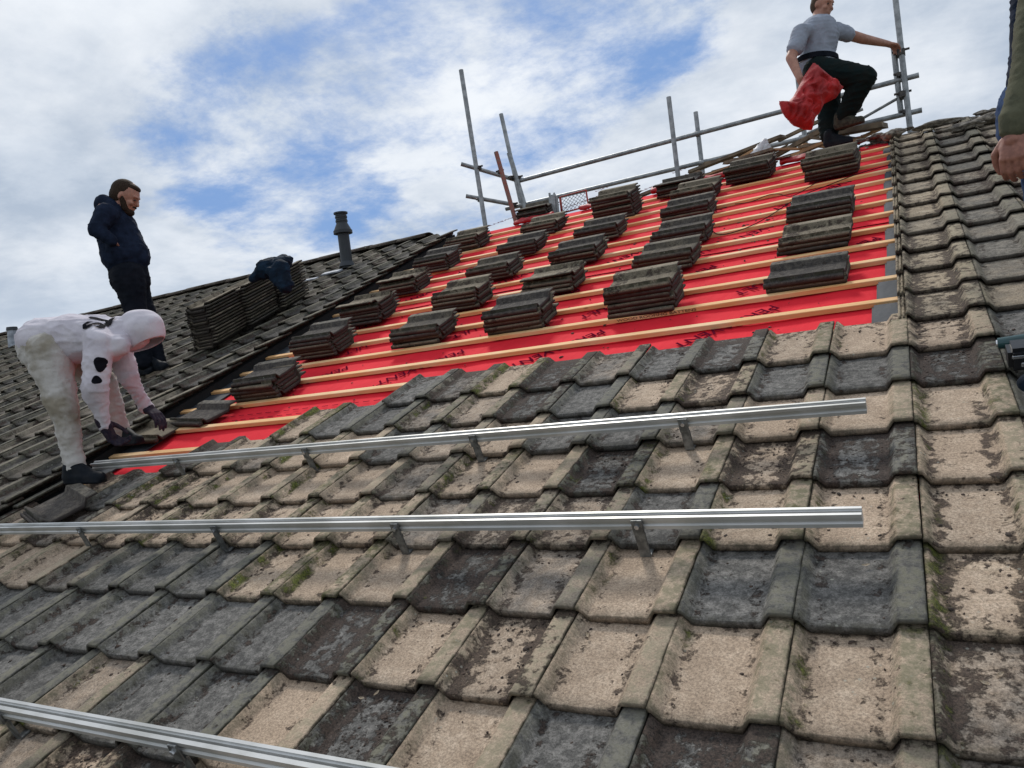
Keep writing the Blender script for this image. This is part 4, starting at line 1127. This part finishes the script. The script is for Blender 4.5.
# ---- man cut by the right-hand frame edge
def edge_man():
    D = 2.70
    foot = onroof(1052, 352, 0); fpt = P(*foot)
    o = tag(empty('person', fpt), 'person in olive sleeve and blue jeans cut off by right edge, hand hanging', 'person')
    wr = at(1014,134,D); el = at(1034,52,D+.02); shl = at(1046,-34,D+.06)
    shr = shl + Vector((.14,.36,.0)); mid = (shl+shr)/2
    hip = at(1044,118,D+.10); hd = mid+UP*.24
    kN = hip - UP*.42 + Vector((.0,-.06,0)); kF = hip-UP*.44+Vector((.12,.10,0)); aN = Vector((kN.x, kN.y, 0)); 
    def rz(p_): return Z0 + (p_.y)*st/ct                 # roof height under a point
    aN = Vector((kN.x+.01, kN.y+.02, rz(kN)+.09)); aF = Vector((kF.x, kF.y+.03, rz(kF)+.10))
    hold = {}
    def body(bm):
        hold['T'], hold['M'] = head(bm, hd, Vector((-.85,.4,-.2)), UP, 1.0, neck=mid)
        capsule(bm, hip, mid, .12,.13); capsule(bm, shl, shr,.06,.06)
        for k_,a_,q in ((kN,aN,-.08),(kF,aF,.09)): h_ = hip+Vector((0,q,-.03)); capsule(bm,h_,k_,.085,.055); capsule(bm,k_,a_,.052,.038)
        capsule(bm, shl, el, .05,.042); capsule(bm, el, wr, .042,.030)
        er = shr+Vector((.02,.08,-.28)); capsule(bm, shr, er,.05,.04); wr2 = er+Vector((-.06,.02,-.24)); capsule(bm, er, wr2,.04,.03); hand(bm, wr2, Vector((0,0,-1)), Vector((0,-1,0)), 1.05,.3,-1)
        # near hand: palm inwards, fingers loosely curled, thumb forward
        f_ = (at(1012,170,D-.02)-wr)
        hand(bm, wr+f_.normalized()*.0, f_, (cx*.75 - cz*.65).normalized(), 1.10, .62, 1)
        capsule(bm, wr - f_.normalized()*.03, wr+f_.normalized()*.025, .031, .030, side=cx, fl=1.1)
    blob('body', body, M['skin_ruddy'], o, .0042, 1)
    blob('hair', lambda bm: hair(bm, hold['T'], hold['M'], 1.0), M['hair2'], o, .01, 1); eyes(o, hold['T'], 1.)
    def slv(bm):
        capsule(bm, shl, el, .078,.066); c2 = at(1015.5,122,D); capsule(bm, el, c2, .066,.052)
        capsule(bm, at(1015.5,117,D), at(1014.5,129,D), .053,.048)
        er = shr+Vector((.02,.08,-.28)); capsule(bm, shr, er,.075,.062); capsule(bm, er, er+Vector((-.06,.02,-.22)),.062,.05); capsule(bm, shl, shr, .075,.075)
    blob('sweatshirt', slv, M['olive'], o, .009, 4, fold=.010, fscale=11)
    def vest(bm):
        capsule(bm, mid+Vector((0,0,-.08)), hip+Vector((.02,0,.05)), .150,.125, side=Vector((0,1,0)), fl=1.25)
        capsule(bm, at(1026,-10,D+.20), at(1022,50,D+.16), .05,.045); capsule(bm, at(1022,50,D+.16), at(1014,88,D+.12), .042,.03)
    blob('vest', vest, M['navy'], o, .011, 3, fold=.012, fscale=7)
    def je(bm):
        capsule(bm, hip+UP*.03, hip-UP*.03, .15,.15, side=Vector((0,1,0)), fl=1.15)
        for k_,a_,q in ((kN,aN,-.08),(kF,aF,.09)): h_ = hip+Vector((0,q,-.03)); capsule(bm,h_,k_,.115,.085); capsule(bm,k_,a_+UP*.02,.082,.068)
    blob('jeans', je, M['denim'], o, .011, 3, fold=.012, fscale=9)
    for a_ in (aN, aF):
        def bt(bm):
            h_ = Vector((a_.x+.05, a_.y, rz(a_)+.005)); n_ = R3@Vector((0,0,1)); boot(bm, h_, h_+R3@Vector((.26,-.06,0)), n_, .05, .08)
        blob('boot', bt, M['boot'], o, .01, 2)
edge_man()

# ------------------------------------------------------------------ POWER TOOL at right edge
q_ = onroof(1023, 350, .03)
tl = tag(empty('cordless_drill', P(q_.x, q_.y, 0)), 'black and teal cordless power tool lying on tiles at right frame edge', 'power tool')
u0, v0 = q_.x, q_.y
bm = bmesh.new(); rbox(bm, u0-.055, u0+.10, v0-.115, v0-.015, .0, .085, .014); bat = bm_obj('battery', bm, M['tool_black'], tl)
bm = bmesh.new(); rbox(bm, u0-.045, u0-.005, v0-.118, v0-.112, .052, .064, .002); rbox(bm, u0-.02, u0+.06, v0-.1185, v0-.1135, .020, .036, .002); bm_obj('battery_clip', bm, M['chrome'], bat)
bm = bmesh.new(); tube(bm, P(u0-.07, v0+.045, .045), P(u0+.16, v0+.02, .055), .020, .036, n=20); tube(bm, P(u0+.14, v0+.02, .055), P(u0+.30, v0+.0, .055), .038, .042, n=20); bm_obj('motor_housing', bm, M['tool_teal'], tl)
bm = bmesh.new(); tube(bm, P(u0+.06, v0-.04, .05), P(u0+.18, v0+.03, .055), .024, .024, n=16); bm_obj('handle', bm, M['tool_black'], tl)
bm = bmesh.new(); tube(bm, P(u0-.075, v0+.0455, .0445), P(u0-.035, v0+.041, .046), .013, .022, n=18); bm_obj('chuck', bm, M['chrome'], tl)
q_ = onroof(1022, 385, .03)
bm = bmesh.new(); prim(bm, P(q_.x+.07, q_.y, .035), (.085,.05,.045)); 
tag(bm_obj('tool_pouch', bm, M['jacket'], smooth=True), 'small dark blue pouch at right frame edge below the power tool', 'pouch')

# ------------------------------------------------------------------ LIGHT, SKY
w = bpy.data.worlds.new('World'); S.world = w; w.use_nodes = True
nt = w.node_tree; nt.nodes.clear(); n = N(nt)
out = nt.nodes.new('ShaderNodeOutputWorld'); bg = nt.nodes.new('ShaderNodeBackground'); nt.links.new(bg.outputs[0], out.inputs[0])
SUN_AZ, SUN_EL = rad(-35), rad(48)         # azimuth from +Y towards +X
sky = nt.nodes.new('ShaderNodeTexSky'); sky.sky_type = 'NISHITA'; sky.sun_disc = False
sky.sun_elevation = SUN_EL; sky.sun_rotation = SUN_AZ
tc = nt.nodes.new('ShaderNodeTexCoord'); dv = tc.outputs['Generated']
X, Y, Z = n.sep(dv)
zz = n.math('ADD', n.math('MAXIMUM', Z, 0.), .24)
cv = nt.nodes.new('ShaderNodeCombineXYZ'); n.set(cv.inputs[0], n.math('DIVIDE', X, zz)); n.set(cv.inputs[1], n.math('DIVIDE', Y, zz)); cv.inputs[2].default_value = 3.7
c1 = n.noise(cv.outputs[0], 1.0, 9, .58, .12); c2 = n.noise(cv.outputs[0], 2.4, 12, .66, .10); c3 = n.noise(cv.outputs[0], .55, 5, .5, .2)
def hole(px, py, rad_, amp):
    dd = ray(px, py).normalized()
    vm = nt.nodes.new('ShaderNodeVectorMath'); vm.operation = 'DISTANCE'
    nm = nt.nodes.new('ShaderNodeVectorMath'); nm.operation = 'NORMALIZE'; nt.links.new(dv, nm.inputs[0])
    nt.links.new(nm.outputs[0], vm.inputs[0]); vm.inputs[1].default_value = dd
    return n.math('MULTIPLY', n.ss(vm.outputs['Value'], rad_, 0.), amp)
hs = None
for hp in ((290,140,.30,.34),(235,160,.25,.22),(250,170,.22,.16),(560,60,.25,.16),(450,60,.25,.16),(370,120,.13,.22),(430,60,.16,.26),(500,60,.20,.34),(470,125,.11,.22),(590,55,.17,.30),(690,5,.13,.26),(330,180,.10,.18),(540,10,.1,.1),(640,30,.12,.2),(60,110,.5,-.13),(150,260,.4,-.10),(900,60,.45,-.12)):
    h_ = hole(*hp); hs = h_ if hs is None else n.math('ADD', hs, h_)
hs = n.math('MINIMUM', hs, .33)
cl = n.math('SUBTRACT', n.math('ADD', n.math('MULTIPLY', c1, .95), n.math('MULTIPLY', c2, 1.25)), hs)
cover = n.ss(cl, .62, .96)
c4 = n.noise(cv.outputs[0], 1.7, 8, .6, .1); shade = n.ss(n.math('ADD', n.math('MULTIPLY', c3, .5), n.math('MULTIPLY', c4, .6)), .45, .70)
ccol = n.mix(shade, (3.5,4.15,5.1), (6.9,7.2,7.6))
hz_ = n.ss(Z, .20, .0); ccol = n.mix(n.math('MULTIPLY', hz_, .45), ccol, (6.6,7.2,7.9))
wisp = n.ss(c2, .42, .66); ccol = n.mix(n.math('MULTIPLY', wisp, .30), ccol, (7.4,7.8,8.3))
skyc = n.mix(.85, sky.outputs[0], (1.15,2.35,4.9))
nt.links.new(n.mix(cover, skyc, ccol), bg.inputs[0]); bg.inputs[1].default_value = .10
sl = bpy.data.lights.new('sun', 'SUN'); sl.energy = 1.9; sl.angle = rad(10); sl.color = (1,.95,.88)
so = bpy.data.objects.new('sun', sl); COL.objects.link(so)
sd = Vector((math.sin(SUN_AZ)*math.cos(SUN_EL), math.cos(SUN_AZ)*math.cos(SUN_EL), math.sin(SUN_EL)))
so.rotation_euler = sd.to_track_quat('Z', 'Y').to_euler(); so.location = (0,0,30)
S.view_settings.view_transform = 'Standard'; S.view_settings.look = 'None'; S.view_settings.exposure = 0.36; S.view_settings.gamma = 1
S.view_settings.use_curve_mapping = False
S.cycles.use_denoising = True
